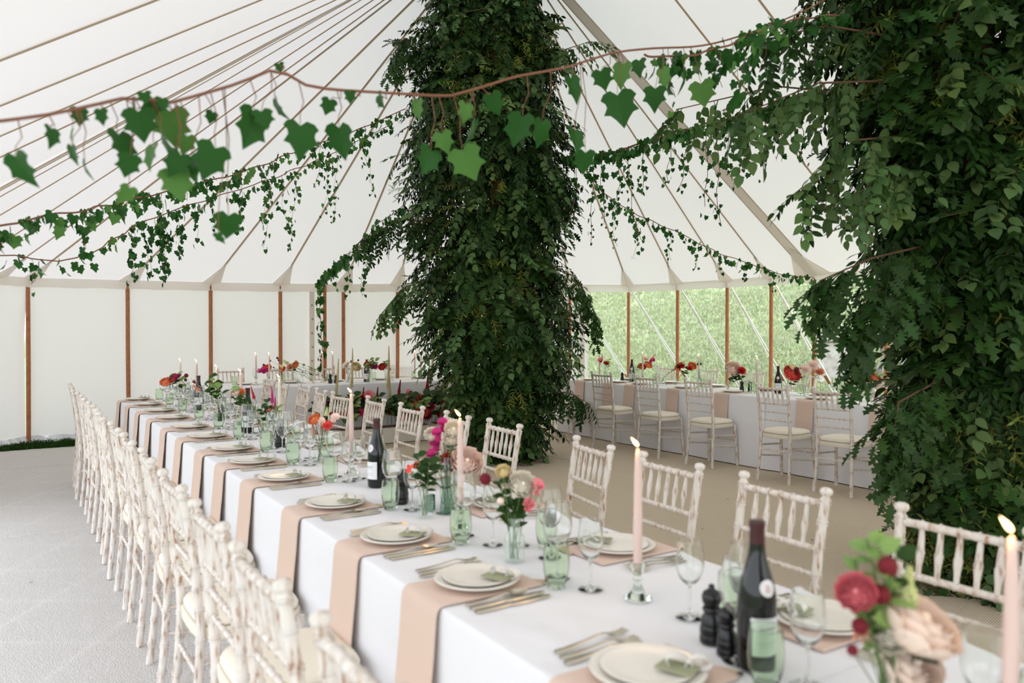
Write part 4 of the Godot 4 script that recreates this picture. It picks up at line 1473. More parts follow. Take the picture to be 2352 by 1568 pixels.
const VINE_LEAVES := [
	[-1.142,1.921,-1.817,-1.137,1.832,-1.799,0.075],[-1.088,1.938,-1.847,-1.069,1.900,-1.825,0.046],[-1.053,1.953,-1.866,-1.052,1.969,-1.909,0.042],[-1.037,1.960,-1.875,-1.051,1.872,-1.878,0.047],
	[-1.033,1.962,-1.877,-1.011,1.834,-1.860,0.046],[-1.054,1.952,-1.865,-1.064,1.919,-1.907,0.032],[-0.994,1.980,-1.897,-0.972,1.953,-1.861,0.036],[-0.978,1.989,-1.913,-0.977,1.920,-1.952,0.081],
	[-0.937,2.007,-1.955,-0.921,1.973,-1.939,0.075],[-0.873,2.009,-1.998,-0.887,2.003,-2.040,0.091],[-0.844,2.017,-2.000,-0.844,1.937,-2.043,0.051],[-0.939,2.007,-1.954,-0.937,1.860,-1.930,0.054],
	[-0.904,2.008,-1.978,-0.924,1.907,-2.025,0.068],[-0.901,2.008,-1.979,-0.871,1.920,-1.957,0.054],[-0.859,2.012,-2.000,-0.844,1.881,-2.004,0.061],[-0.805,2.036,-2.022,-0.834,1.882,-2.045,0.068],
	[-0.783,2.050,-2.045,-0.760,1.901,-2.016,0.084],[-0.853,2.014,-2.000,-0.878,1.844,-2.037,0.079],[-0.952,2.003,-1.943,-0.966,1.793,-1.985,0.050],[-0.703,2.104,-2.114,-0.679,2.004,-2.075,0.098],
	[-0.657,2.138,-2.139,-0.656,2.073,-2.181,0.061],[-0.595,2.126,-2.196,-0.587,2.002,-2.182,0.091],[-0.503,2.123,-2.260,-0.496,2.015,-2.253,0.094],[-0.794,2.043,-2.034,-0.799,2.014,-2.099,0.033],
	[-0.656,2.139,-2.140,-0.659,2.008,-2.068,0.052],[-0.493,2.124,-2.266,-0.531,2.104,-2.294,0.045],[-0.445,2.129,-2.297,-0.469,2.122,-2.273,0.035],[-0.761,2.065,-2.068,-0.769,1.745,-2.130,0.071],
	[-0.756,2.068,-2.072,-0.783,1.690,-2.088,0.032],[-0.248,2.155,-2.420,-0.251,1.990,-2.439,0.081],[-0.227,2.158,-2.432,-0.215,2.037,-2.413,0.060],[-0.184,2.167,-2.457,-0.154,1.992,-2.440,0.102],
	[-0.133,2.187,-2.485,-0.119,2.099,-2.503,0.083],[-0.095,2.204,-2.509,-0.066,2.206,-2.575,0.072],[0.049,2.290,-2.637,0.036,2.160,-2.673,0.104],[0.133,2.327,-2.706,0.104,2.159,-2.732,0.091],
	[0.212,2.366,-2.778,0.209,2.337,-2.818,0.094],[0.243,2.387,-2.815,0.218,2.125,-2.732,0.083],[0.248,2.390,-2.820,0.262,2.067,-2.801,0.078],[0.402,2.484,-2.988,0.402,2.334,-3.006,0.125],
	[0.369,2.467,-2.954,0.327,2.389,-2.900,0.072],[0.411,2.488,-2.998,0.429,2.456,-3.027,0.093],[0.617,2.588,-3.217,0.571,2.397,-3.135,0.087],[0.643,2.600,-3.250,0.610,2.494,-3.206,0.080],
	[-0.305,2.147,-2.385,-0.284,2.128,-2.378,0.059],[-0.124,2.190,-2.490,-0.146,2.147,-2.483,0.062],[-0.377,2.137,-2.339,-0.388,2.115,-2.289,0.045],[-0.624,2.144,-2.165,-0.652,2.178,-2.201,0.027],
	[-0.955,2.001,-1.939,-0.956,2.024,-1.994,0.044],[-0.889,2.008,-1.988,-0.911,2.020,-1.993,0.050],[-0.930,2.008,-1.960,-0.895,2.010,-1.913,0.032],[-0.884,2.009,-1.991,-0.873,2.009,-1.962,0.033],
	[0.727,2.639,-3.350,0.729,2.535,-3.345,0.093],[0.769,2.658,-3.398,0.841,2.534,-3.504,0.107],[0.914,2.729,-3.553,0.949,2.626,-3.547,0.108],[1.013,2.784,-3.646,1.060,2.537,-3.655,0.102],
]


# ---------------------------------------------------------------- leaves and flowers

# leaf of length 1 along +z, face up; stations of [z, half width]
func leaf_from(st: Array, fold: float, droop: float) -> Shape:
	var sh := Shape.new()
	var rows := []
	for q in st:
		var z: float = q[0]
		var w: float = q[1]
		var y := -droop * z * z
		rows.append([Vector3(-w, y + fold * w, z), Vector3(0, y, z), Vector3(w, y + fold * w, z)])
	sh.grid(rows, false, UP)
	return sh


func ivy_leaf(curl: float) -> Shape:
	var half := [Vector2(0.0, 0.03), Vector2(0.2, -0.13), Vector2(0.42, -0.05), Vector2(0.54, 0.12), Vector2(0.42, 0.24), Vector2(0.4, 0.36), Vector2(0.53, 0.56), Vector2(0.34, 0.6), Vector2(0.2, 0.74), Vector2(0.0, 1.0)]
	var sh := Shape.new()
	var y := func(p: Vector2) -> float:
		return 0.22 * absf(p.x) - curl * p.y * p.y - 0.25 * p.x * p.x
	for e in [-1.0, 1.0]:
		var mids := [Vector2(0, 0.05), Vector2(0, 0.3), Vector2(0, 0.6), Vector2(0, 1.0)]
		var ids := []
		for q in half:
			var p := Vector2(q.x * e, q.y)
			ids.append(sh.vert(Vector3(p.x, y.call(p), p.y), Vector3(-0.3 * e, 1, 0.2 * q.y).normalized()))
		var c := sh.vert(Vector3(0, y.call(Vector2(0, 0.32)), 0.32), Vector3(0, 1, 0.1).normalized())
		for k in half.size() - 1:
			sh.tri(c, ids[k], ids[k + 1])
	return sh


func sprig_shape(leaf: Shape, count: int, length: float, size: float, kind: String) -> Array:
	# returns [twig mesh shape, leaf transforms]
	var pts := []
	var dir := Vector3(0, 0, 1)
	for k in 5:
		var f := k / 4.0
		pts.append(Vector3(0.02 * sin(f * 3.0 + count), -0.16 * length * f * f * 2.0, length * f))
	var twig := Shape.new()
	twig.tube(pts, [0.0035, 0.003, 0.0024, 0.0018, 0.001], 4, false)
	var xfs := []
	for k in count:
		var f := 0.12 + 0.88 * float(k) / maxf(1, count - 1)
		var seg := f * 4.0
		var a := mini(3, int(seg))
		var p: Vector3 = pts[a].lerp(pts[a + 1], seg - a)
		var side := 1.0 if k % 2 else -1.0
		var d: Vector3
		if kind == "whorl":
			var ang := k * 2.4
			d = Vector3(cos(ang) * 0.9, sin(ang) * 0.6 + 0.1, 0.45)
			if f < 0.5:
				d.y -= 0.5
		else:
			d = Vector3(side * rnd(0.5, 1.0), rnd(-0.75, -0.1), rnd(0.3, 0.9))
			if k == count - 1:
				d = Vector3(0.1, -0.4, 1)
		var up := Vector3(rnd(-0.4, 0.4), 1, rnd(-0.2, 0.5))
		xfs.append(along(d, up, p, size * rnd(0.75, 1.15)))
	return [twig, xfs]


func plant_shapes() -> void:
	shp.leaf_gloss = leaf_from([[0, 0.01], [0.15, 0.13], [0.4, 0.2], [0.65, 0.17], [0.85, 0.09], [1, 0.0]], 0.3, 0.18)
	shp.leaf_ovate = leaf_from([[0, 0.02], [0.12, 0.24], [0.35, 0.36], [0.6, 0.3], [0.82, 0.14], [1, 0.0]], 0.22, 0.12)
	shp.leaf_star = leaf_from([[0, 0.02], [0.25, 0.09], [0.6, 0.11], [1, 0.0]], 0.4, 0.25)
	shp.leaf_oak = leaf_from([[0, 0.02], [0.12, 0.05], [0.22, 0.22], [0.28, 0.09], [0.42, 0.34], [0.49, 0.11], [0.66, 0.36], [0.72, 0.1], [0.86, 0.2], [0.91, 0.07], [1, 0.0]], 0.25, 0.15)
	shp.leaf_ivy = ivy_leaf(0.15)
	shp.leaf_ivy_b = ivy_leaf(0.45)
	for q in [["gloss", 13, 0.28, 0.068], ["ovate", 9, 0.3, 0.075], ["oak", 7, 0.3, 0.125], ["star", 20, 0.22, 0.055]]:
		for vv in 3:
			var made := sprig_shape(shp["leaf_" + q[0]], q[1], q[2], q[3], "whorl" if q[0] == "star" else "alternate")
			var all := Shape.new()
			for xf in made[1]:
				all.add(shp["leaf_" + q[0]], xf)
			all.add(made[0], Transform3D.IDENTITY)
			shp["spray_%s%d" % [q[0], vv]] = all.done()
			shp["twig_%s%d" % [q[0], vv]] = made[0].done()
			shp["spots_%s%d" % [q[0], vv]] = made[1]
	for nm in ["gloss", "ovate", "oak", "star", "ivy", "ivy_b"]:
		shp["one_" + nm] = shp["leaf_" + nm].done()


func radius_at(table: Array, h: float) -> Vector2:
	for k in table.size() - 1:
		if h >= table[k + 1][0]:
			var f: float = clampf((h - table[k + 1][0]) / (table[k][0] - table[k + 1][0]), 0, 1)
			return Vector2(lerpf(table[k + 1][1], table[k][1], f), lerpf(table[k + 1][2], table[k][2], f))
	return Vector2(table[-1][1], table[-1][2])


const COLUMN_FAR := [[5.99, 0.55, 0.46], [5.12, 0.85, 0.55], [4.83, 0.92, 0.63], [4.50, 1.10, 0.71], [4.16, 1.02, 0.66], [3.77, 1.06, 0.86], [3.48, 1.10, 0.90], [3.09, 1.12, 0.95], [2.80, 1.12, 0.90], [2.50, 1.0, 0.74], [2.21, 0.88, 0.76], [2.02, 1.0, 0.86], [1.72, 1.05, 0.96], [1.43, 0.98, 1.0], [1.09, 0.76, 0.86], [0.84, 0.62, 0.76], [0.55, 0.46, 0.74], [0.25, 0.32, 0.56], [0.0, 0.24, 0.42]]
const COLUMN_NEAR := [[4.6, 1.1, 0.7], [4.02, 1.1, 0.7], [3.54, 1.09, 0.7], [3.29, 1.05, 0.7], [3.05, 0.98, 0.7], [2.81, 0.95, 0.7], [2.56, 0.86, 0.7], [2.32, 0.76, 0.7], [2.12, 0.69, 0.68], [1.92, 0.6, 0.65], [1.70, 0.55, 0.65], [1.53, 0.54, 0.65], [1.33, 0.49, 0.62], [1.08, 0.45, 0.62], [0.84, 0.41, 0.6], [0.59, 0.4, 0.6], [0.34, 0.44, 0.6], [0.09, 0.43, 0.6], [0.0, 0.4, 0.6]]
# boughs that stand out from the columns
const BOUGHS_FAR := [[[-0.6, 2.6, -8.7], [-1.2, 2.63, -8.4], [-1.53, 2.4, -8.2]], [[-0.6, 2.05, -8.7], [-1.12, 1.93, -8.3], [-1.34, 1.62, -8.1]], [[0.2, 2.2, -8.7], [0.68, 2.02, -8.4], [0.93, 1.5, -8.2]], [[0.2, 0.7, -8.7], [0.6, 0.78, -8.4], [0.82, 0.66, -8.2]], [[0.1, 4.45, -8.7], [0.5, 4.41, -8.4], [0.8, 4.44, -8.2]], [[-0.7, 4.3, -8.7], [-1.15, 4.55, -8.4], [-1.25, 4.2, -8.2]]]
const BOUGHS_NEAR := [[[2.4, 1.93, -4.35], [1.83, 1.8, -4.0], [1.53, 1.68, -3.9]], [[2.3, 1.82, -4.3], [1.8, 1.6, -4.0], [1.72, 1.3, -3.95]], [[2.3, 2.52, -4.35], [1.74, 2.4, -4.0], [1.46, 2.14, -3.9]], [[2.3, 3.02, -4.35], [1.6, 2.98, -4.0], [1.24, 2.87, -3.9]], [[2.3, 2.82, -4.35], [1.56, 2.69, -4.0], [1.14, 2.52, -4.0]], [[2.35, 1.18, -4.25], [1.95, 1.07, -3.95], [1.9, 0.88, -3.9]], [[2.3, 2.75, -4.5], [1.55, 2.86, -4.6], [1.0, 2.78, -4.8]], [[2.4, 2.2, -4.4], [2.0, 2.3, -4.1], [1.72, 2.1, -4.0]]]


func column(base: Vector3, table: Array, boughs: Array, high: float, amount: int, label: String, pole_r: float, inset: float) -> void:
	var o := thing("foliage_column", label, "foliage column", Transform3D(Basis.IDENTITY, base))
	var sh := Shape.new()
	sh.tube([Vector3.ZERO, Vector3(0, high * 0.5, 0), Vector3(0, high, 0)], [pole_r, pole_r, pole_r * 0.9], 12)
	part("tent_mast", sh.done(), mat.pole_wood, o)
	var view := Vector3(base.x, 0, base.z).normalized()
	var rt := view.cross(UP).normalized()
	if rt.x < 0:
		rt = -rt
	var lots := {}
	var shades := {}
	var top: float = table[0][0]
	var kinds := ["gloss", "gloss", "gloss", "ovate", "oak", "star"]
	var patch := FastNoiseLite.new()
	patch.seed = int(base.x * 100) + 5
	patch.frequency = 1.3
	var singles := []
	for k in amount:
		var h := rnd(0.04, top)
		var ang := rnd(0, TAU)
		var lr := radius_at(table, h)
		var cx := cos(ang)
		var cz := sin(ang)
		var rr: float = lr.y if cx > 0 else lr.x
		rr = lerpf((lr.x + lr.y) * 0.45, rr, absf(cx))
		var f := sqrt(rnd(0.12, 1.0))
		rr = maxf(0.14, rr - inset) * f * rnd(0.88, 1.06)
		var dir := rt * cx + view * cz
		var p := dir * rr + Vector3(0, h, 0)
		var pn := patch.get_noise_3d(p.x * 1.6, p.y * 1.2, p.z * 1.6)
		var kind: String = kinds[clampi(int((pn * (1.5 if pole_r > 0.055 else 1.05) + 0.5) * 6.0 + rnd(-0.9, 0.9)), 0, 5)]
		var d := dir * rnd(0.5, 1.0) + Vector3(rnd(-0.5, 0.5), rnd(-0.9, 0.15), rnd(-0.5, 0.5))
		var xf := along(d, UP * 0.7 + dir, p, rnd(0.8, 1.25))
		if f > 0.93 and cz < -0.1 and singles.size() < 56:
			singles.append([kind, xf])
			continue
		store(lots, shades, kind, xf)
	for b in boughs:
		var pts := []
		for q in b:
			pts.append(Vector3(q[0], q[1], q[2]) - base)
		var bt := Shape.new()
		bt.tube(pts, [0.008, 0.005, 0.003], 6)
		part("bough", bt.done(), mat.twig, o)
		var bk: String = ["gloss", "ovate", "oak"][boughs.find(b) % 3]
		if pole_r > 0.055:
			bk = ["oak", "oak", "ovate", "gloss", "ovate", "oak", "ovate", "ovate"][boughs.find(b) % 8]
		for k in 30:
			var f := rnd(0.0, 1.0) * 2.0
			var a := mini(1, int(f))
			var p: Vector3 = pts[a].lerp(pts[a + 1], f - a)
			var d2: Vector3 = (pts[a + 1] - pts[a]).normalized() * 0.5 + Vector3(rnd(-0.7, 0.7), rnd(-1.3, 0.1), rnd(-0.7, 0.7))
			store(lots, shades, bk if rng.randf() < 0.8 else "gloss", along(d2, UP, p, rnd(0.7, 1.0)))
	# sprigs on the face, leaf by leaf
	for q in singles:
		var kind: String = q[0]
		var xf: Transform3D = q[1]
		var vv := rng.randi() % 3
		var sp := part("sprig", shp["twig_%s%d" % [kind, vv]], mat.twig, o, xf)
		var spots: Array = shp["spots_%s%d" % [kind, vv]]
		var step := maxi(1, spots.size() / 5)
		for k in range(0, spots.size(), step):
			part("leaf", shp["one_" + kind], mat["leaf_" + kind], sp, spots[k])
	for key in lots:
		var kind: String = key.split(" ")[0]
		copies("foliage", shp["spray_" + kind + key.split(" ")[1]], mat["leaf_" + kind], lots[key], shades[key], o)


func store(lots: Dictionary, shades: Dictionary, kind: String, xf: Transform3D) -> void:
	var key := "%s %d" % [kind, rng.randi() % 3]
	if not lots.has(key):
		lots[key] = []
		shades[key] = []
	lots[key].append(xf)
	var g := rnd(0.7, 1.25)
	shades[key].append(Color(g * rnd(0.85, 1.15), g, g * rnd(0.8, 1.05)))


func make_columns() -> void:
	plant_shapes_once()
	column(Vector3(-0.18, 0, -8.8), COLUMN_FAR, BOUGHS_FAR, 6.0, 5200, "tall mast wrapped in dark green foliage, standing beyond the longest table", 0.055, 0.14)
	column(Vector3(2.62, 0, -4.44), COLUMN_NEAR, BOUGHS_NEAR, 6.0, 4200, "mast wrapped in oak and pittosporum foliage, rising beside the longest table", 0.06, 0.27)


func plant_shapes_once() -> void:
	if not shp.has("leaf_gloss"):
		plant_shapes()


# ---------------------------------------------------------------- ivy

func hanging_leaf(o: Node3D, p: Vector3, size: float, kind: String, m: Material, spread := 0.5) -> void:
	var face := Vector3(rnd(-1, 1), rnd(-0.1, 0.7), rnd(-0.2, 1.0)).normalized()
	var d := Vector3(rnd(-spread, spread), -1, rnd(-spread, spread))
	part("leaf", shp[kind], m, o, along(d, face, p, size))


func spline(pts: Array, n: int) -> Array:
	var c := Curve3D.new()
	for k in pts.size():
		var a: Vector3 = pts[maxi(k - 1, 0)]
		var b: Vector3 = pts[mini(k + 1, pts.size() - 1)]
		c.add_point(pts[k], (a - b) / 6.0, (b - a) / 6.0)
	var out := []
	for k in n + 1:
		out.append(c.sample_baked(c.get_baked_length() * k / n))
	return out


func garland(raw: Array, label: String, dense: float, size: float, strands: Array, thick: float) -> void:
	var pts := []
	for q in raw:
		pts.append(Vector3(q[0], q[1], q[2]))
	var base: Vector3 = pts[0]
	var o := thing("ivy_garland", label, "garland", Transform3D(Basis.IDENTITY, base), "ivy garlands")
	var line := spline(pts, pts.size() * 7)
	var loc := []
	for k in line.size():
		loc.append(line[k] - base + Vector3(0.008 * sin(k * 1.3), 0.006 * sin(k * 0.9), 0.008 * cos(k * 1.1)))
	var stem := Shape.new()
	stem.tube(loc, [thick], 5)
	var rest := []
	var made := 0
	var runs := [[loc, dense]]
	for s in strands:
		# [where along, length, density]
		var a: Vector3 = loc[int(s[0] * (loc.size() - 1))]
		var st := []
		var sway := Vector3(rnd(-0.12, 0.12), 0, rnd(-0.08, 0.08))
		for k in 7:
			var f := k / 6.0
			st.append(a + Vector3(0, -s[1] * f, 0) + sway * f * f * s[1] + Vector3(0.014 * sin(k * 1.7 + s[0] * 40), 0, 0.014 * cos(k * 2.1)))
		stem.tube(st, [thick * 0.5, thick * 0.3], 4)
		runs.append([st, s[2] if s.size() > 2 else 34.0])
	part("stem", stem.done(), mat.vine_stem, o)
	var spots := []
	for r in runs:
		var ln: Array = r[0]
		for k in ln.size() - 1:
			var gap: float = (ln[k + 1] - ln[k]).length()
			var want: float = gap * r[1]
			var cnt := int(want) + (1 if rng.randf() < want - int(want) else 0)
			for c in cnt:
				var taper := 1.0 if ln == loc else lerpf(1.0, 0.5, float(k) / ln.size())
				spots.append([ln[k].lerp(ln[k + 1], rng.randf()) + Vector3(rnd(-0.03, 0.03), rnd(-0.06, 0.015), rnd(-0.03, 0.03)) * (size / 0.05), size * rnd(0.55, 1.15) * taper])
	for q in spots:
		var kind := "one_ivy" if rng.randf() < 0.6 else "one_ivy_b"
		var face := Vector3(rnd(-1, 1), rnd(-0.1, 0.7), rnd(-0.2, 1.0)).normalized()
		var xf := along(Vector3(rnd(-0.6, 0.6), -1, rnd(-0.6, 0.6)), face, q[0], q[1])
		if made < 280:
			part("leaf", shp[kind], mat.leaf_lime_ivy if rng.randf() < 0.22 else mat.leaf_ivy, o, xf)
			made += 1
		else:
			rest.append(xf)
	if rest:
		var tints := []
		for k in 30:
			var g := rnd(0.75, 1.3)
			tints.append(Color(g, g, g * 0.95))
		copies("leaves", shp.one_ivy, mat.leaf_ivy, rest, tints, o)


func make_garlands() -> void:
	leafy("leaf_lime_ivy", rgb(84, 126, 62), Color(0.16, 0.28, 0.08), 0.45)
	# the long vine that crosses in front
	var vine := [[-2.02, 2.06, -1.5], [-1.6, 1.9, -1.62], [-1.20, 1.89, -1.75], [-1.17, 1.91, -1.80], [-1.08, 1.94, -1.85], [-0.99, 1.98, -1.90], [-0.95, 2.01, -1.95], [-0.87, 2.01, -2.00], [-0.83, 2.02, -2.00], [-0.73, 2.09, -2.10], [-0.64, 2.15, -2.15], [-0.59, 2.12, -2.20], [-0.52, 2.12, -2.25], [-0.36, 2.14, -2.35], [-0.20, 2.16, -2.45], [-0.11, 2.20, -2.50], [0.01, 2.27, -2.60], [0.19, 2.35, -2.75], [0.37, 2.47, -2.95], [0.56, 2.56, -3.15], [0.86, 2.70, -3.50], [1.18, 2.88, -3.80], [1.55, 3.11, -4.10], [1.86, 3.33, -4.30]]
	var pts := []
	for q in vine:
		pts.append(Vector3(q[0], q[1], q[2]))
	var base: Vector3 = pts[0]
	var o := thing("ivy_garland", "single long ivy vine with large sparse leaves on long stalks", "garland", Transform3D(Basis.IDENTITY, base), "ivy garlands")
	var stem := Shape.new()
	var loc := []
	for k in pts.size():
		loc.append(pts[k] - base)
	stem.tube(spline(loc, 90), [0.0042], 6)
	var twig := part("stem", stem.done(), mat.vine_stem, o)
	for q in VINE_LEAVES:
		var a := Vector3(q[0], q[1], q[2]) - base
		var b := Vector3(q[3], q[4], q[5]) - base
		var st := Shape.new()
		var mid := a.lerp(b, 0.35) + Vector3(0.012, -0.015, 0)
		st.tube([a, mid, a.lerp(b, 0.75), b], [0.0016, 0.0014, 0.0012, 0.001], 4)
		part("leaf_stalk", st.done(), mat.vine_stem, o)
		var face := Vector3(rnd(-0.7, 0.7), rnd(-0.1, 0.6), rnd(0.1, 1.0)).normalized()
		part("leaf", shp.one_ivy if rng.randf() < 0.6 else shp.one_ivy_b, mat.leaf_ivy if rng.randf() < 0.75 else mat.leaf_lime_ivy, o, along(Vector3(rnd(-0.45, 0.45), -1, rnd(-0.4, 0.4)), face, b, q[6] * 1.05))
	garland([[-1.13, 3.77, -8.30], [-1.54, 3.42, -7.80], [-1.90, 3.10, -7.20], [-2.18, 2.73, -6.40], [-2.28, 2.47, -5.60], [-2.33, 2.23, -4.80], [-2.27, 2.08, -4.20], [-2.21, 1.97, -3.70], [-2.15, 1.87, -3.30], [-2.12, 1.83, -3.10], [-2.45, 1.9, -2.95], [-2.9, 2.06, -2.88]], "upper ivy garland sloping from leafy mast down towards pale matting side", 34.0, 0.062, [[0.1, 0.35], [0.2, 0.4], [0.3, 0.5], [0.38, 0.35], [0.45, 0.3], [0.55, 0.25], [0.72, 0.2], [0.85, 0.14]], 0.005)
	garland([[-1.27, 3.61, -8.30], [-1.69, 3.20, -7.70], [-2.08, 2.81, -7.00], [-2.36, 2.51, -6.30], [-2.50, 2.32, -5.80], [-2.62, 2.14, -5.40], [-2.62, 1.96, -5.00], [-2.73, 1.84, -4.70], [-2.77, 1.86, -4.40], [-2.86, 1.82, -4.15], [-3.1, 1.9, -3.9], [-3.44, 2.06, -3.73]], "lower ivy garland with dense hanging clump, from leafy mast towards pale matting", 26.0, 0.055, [[0.08, 0.6], [0.16, 0.7], [0.19, 0.55], [0.27, 0.75], [0.3, 0.5], [0.34, 0.6], [0.4, 0.35], [0.5, 0.3], [0.54, 0.35, 90.0], [0.56, 0.42, 100.0], [0.58, 0.45, 100.0], [0.6, 0.4, 90.0], [0.62, 0.36, 70.0], [0.8, 0.15], [0.9, 0.16]], 0.004)
	garland([[-1.17, 2.76, -8.60], [-1.51, 2.66, -8.90], [-1.80, 2.47, -9.40], [-2.20, 2.32, -10.00], [-2.61, 2.15, -10.80], [-2.72, 2.02, -11.1], [-2.72, 1.7, -11.12], [-2.7, 1.3, -11.12], [-2.7, 0.95, -11.1]], "ivy garland reaching canvas wall and hanging down a dark pole", 46.0, 0.08, [[0.18, 0.5], [0.25, 0.6], [0.35, 0.5], [0.5, 0.3]], 0.005)
	garland([[0.58, 3.31, -8.50], [0.98, 3.22, -7.90], [1.25, 3.21, -7.40], [1.49, 3.21, -7.00], [1.76, 3.14, -6.30], [1.93, 3.06, -5.60], [2.00, 2.95, -5.00], [2.12, 2.91, -4.70]], "thick ivy garland slung between the two leafy masts", 130.0, 0.065, [[0.06, 0.7], [0.12, 0.9], [0.16, 0.7], [0.22, 0.6], [0.26, 0.9], [0.32, 0.5], [0.4, 0.45], [0.46, 0.5], [0.52, 0.7], [0.56, 0.85], [0.6, 0.5], [0.66, 0.45], [0.72, 0.5], [0.78, 0.4], [0.84, 0.45]], 0.009)
	garland([[0.76, 3.11, -8.40], [1.10, 2.84, -8.50], [1.47, 2.68, -8.70], [1.90, 2.54, -8.90], [2.34, 2.36, -9.10], [2.81, 2.23, -9.30], [3.32, 2.12, -9.60], [3.86, 2.09, -9.98], [3.88, 1.9, -10.0], [3.86, 1.5, -10.0], [3.86, 1.0, -10.0]], "slender ivy garland from leafy mast to a meadow side pole", 44.0, 0.06, [[0.1, 0.5], [0.18, 0.45], [0.26, 0.35], [0.34, 0.3], [0.42, 0.25], [0.5, 0.2], [0.6, 0.22]], 0.005)
	garland([[1.86, 3.16, -4.30], [1.51, 3.02, -4.00], [1.23, 2.90, -3.80], [1.00, 2.74, -3.60], [0.82, 2.66, -3.50], [0.68, 2.61, -3.40], [0.55, 2.59, -3.30]], "short ivy branch reaching out from the oak leaved mast", 60.0, 0.062, [[0.2, 0.2], [0.35, 0.24], [0.5, 0.2], [0.6, 0.24], [0.75, 0.18], [0.9, 0.18]], 0.005)
	garland([[0.98, 2.1, -12.1], [1.0, 1.7, -12.1], [1.02, 1.2, -12.1], [1.03, 0.5, -12.1]], "ivy trail hanging down the end of the canvas wall", 40.0, 0.07, [], 0.004)


# ---------------------------------------------------------------- cut flowers

func petal(len: float, wide: float, cup: float, tip: float) -> Shape:
	var sh := Shape.new()
	var rows := []
	for a in 5:
		var f := a / 4.0
		var w := wide * sin(PI * clampf(0.12 + f * (0.62 + 0.26 * tip), 0, 1))
		if a == 4:
			w = wide * (0.1 if tip > 0.5 else 0.62)
		var y := cup * f * f * len
		rows.append([Vector3(-w, y + w * 0.35, f * len), Vector3(0, y, f * len * (1.04 if a == 4 else 1.0)), Vector3(w, y + w * 0.35, f * len)])
	sh.grid(rows, false, UP)
	return sh


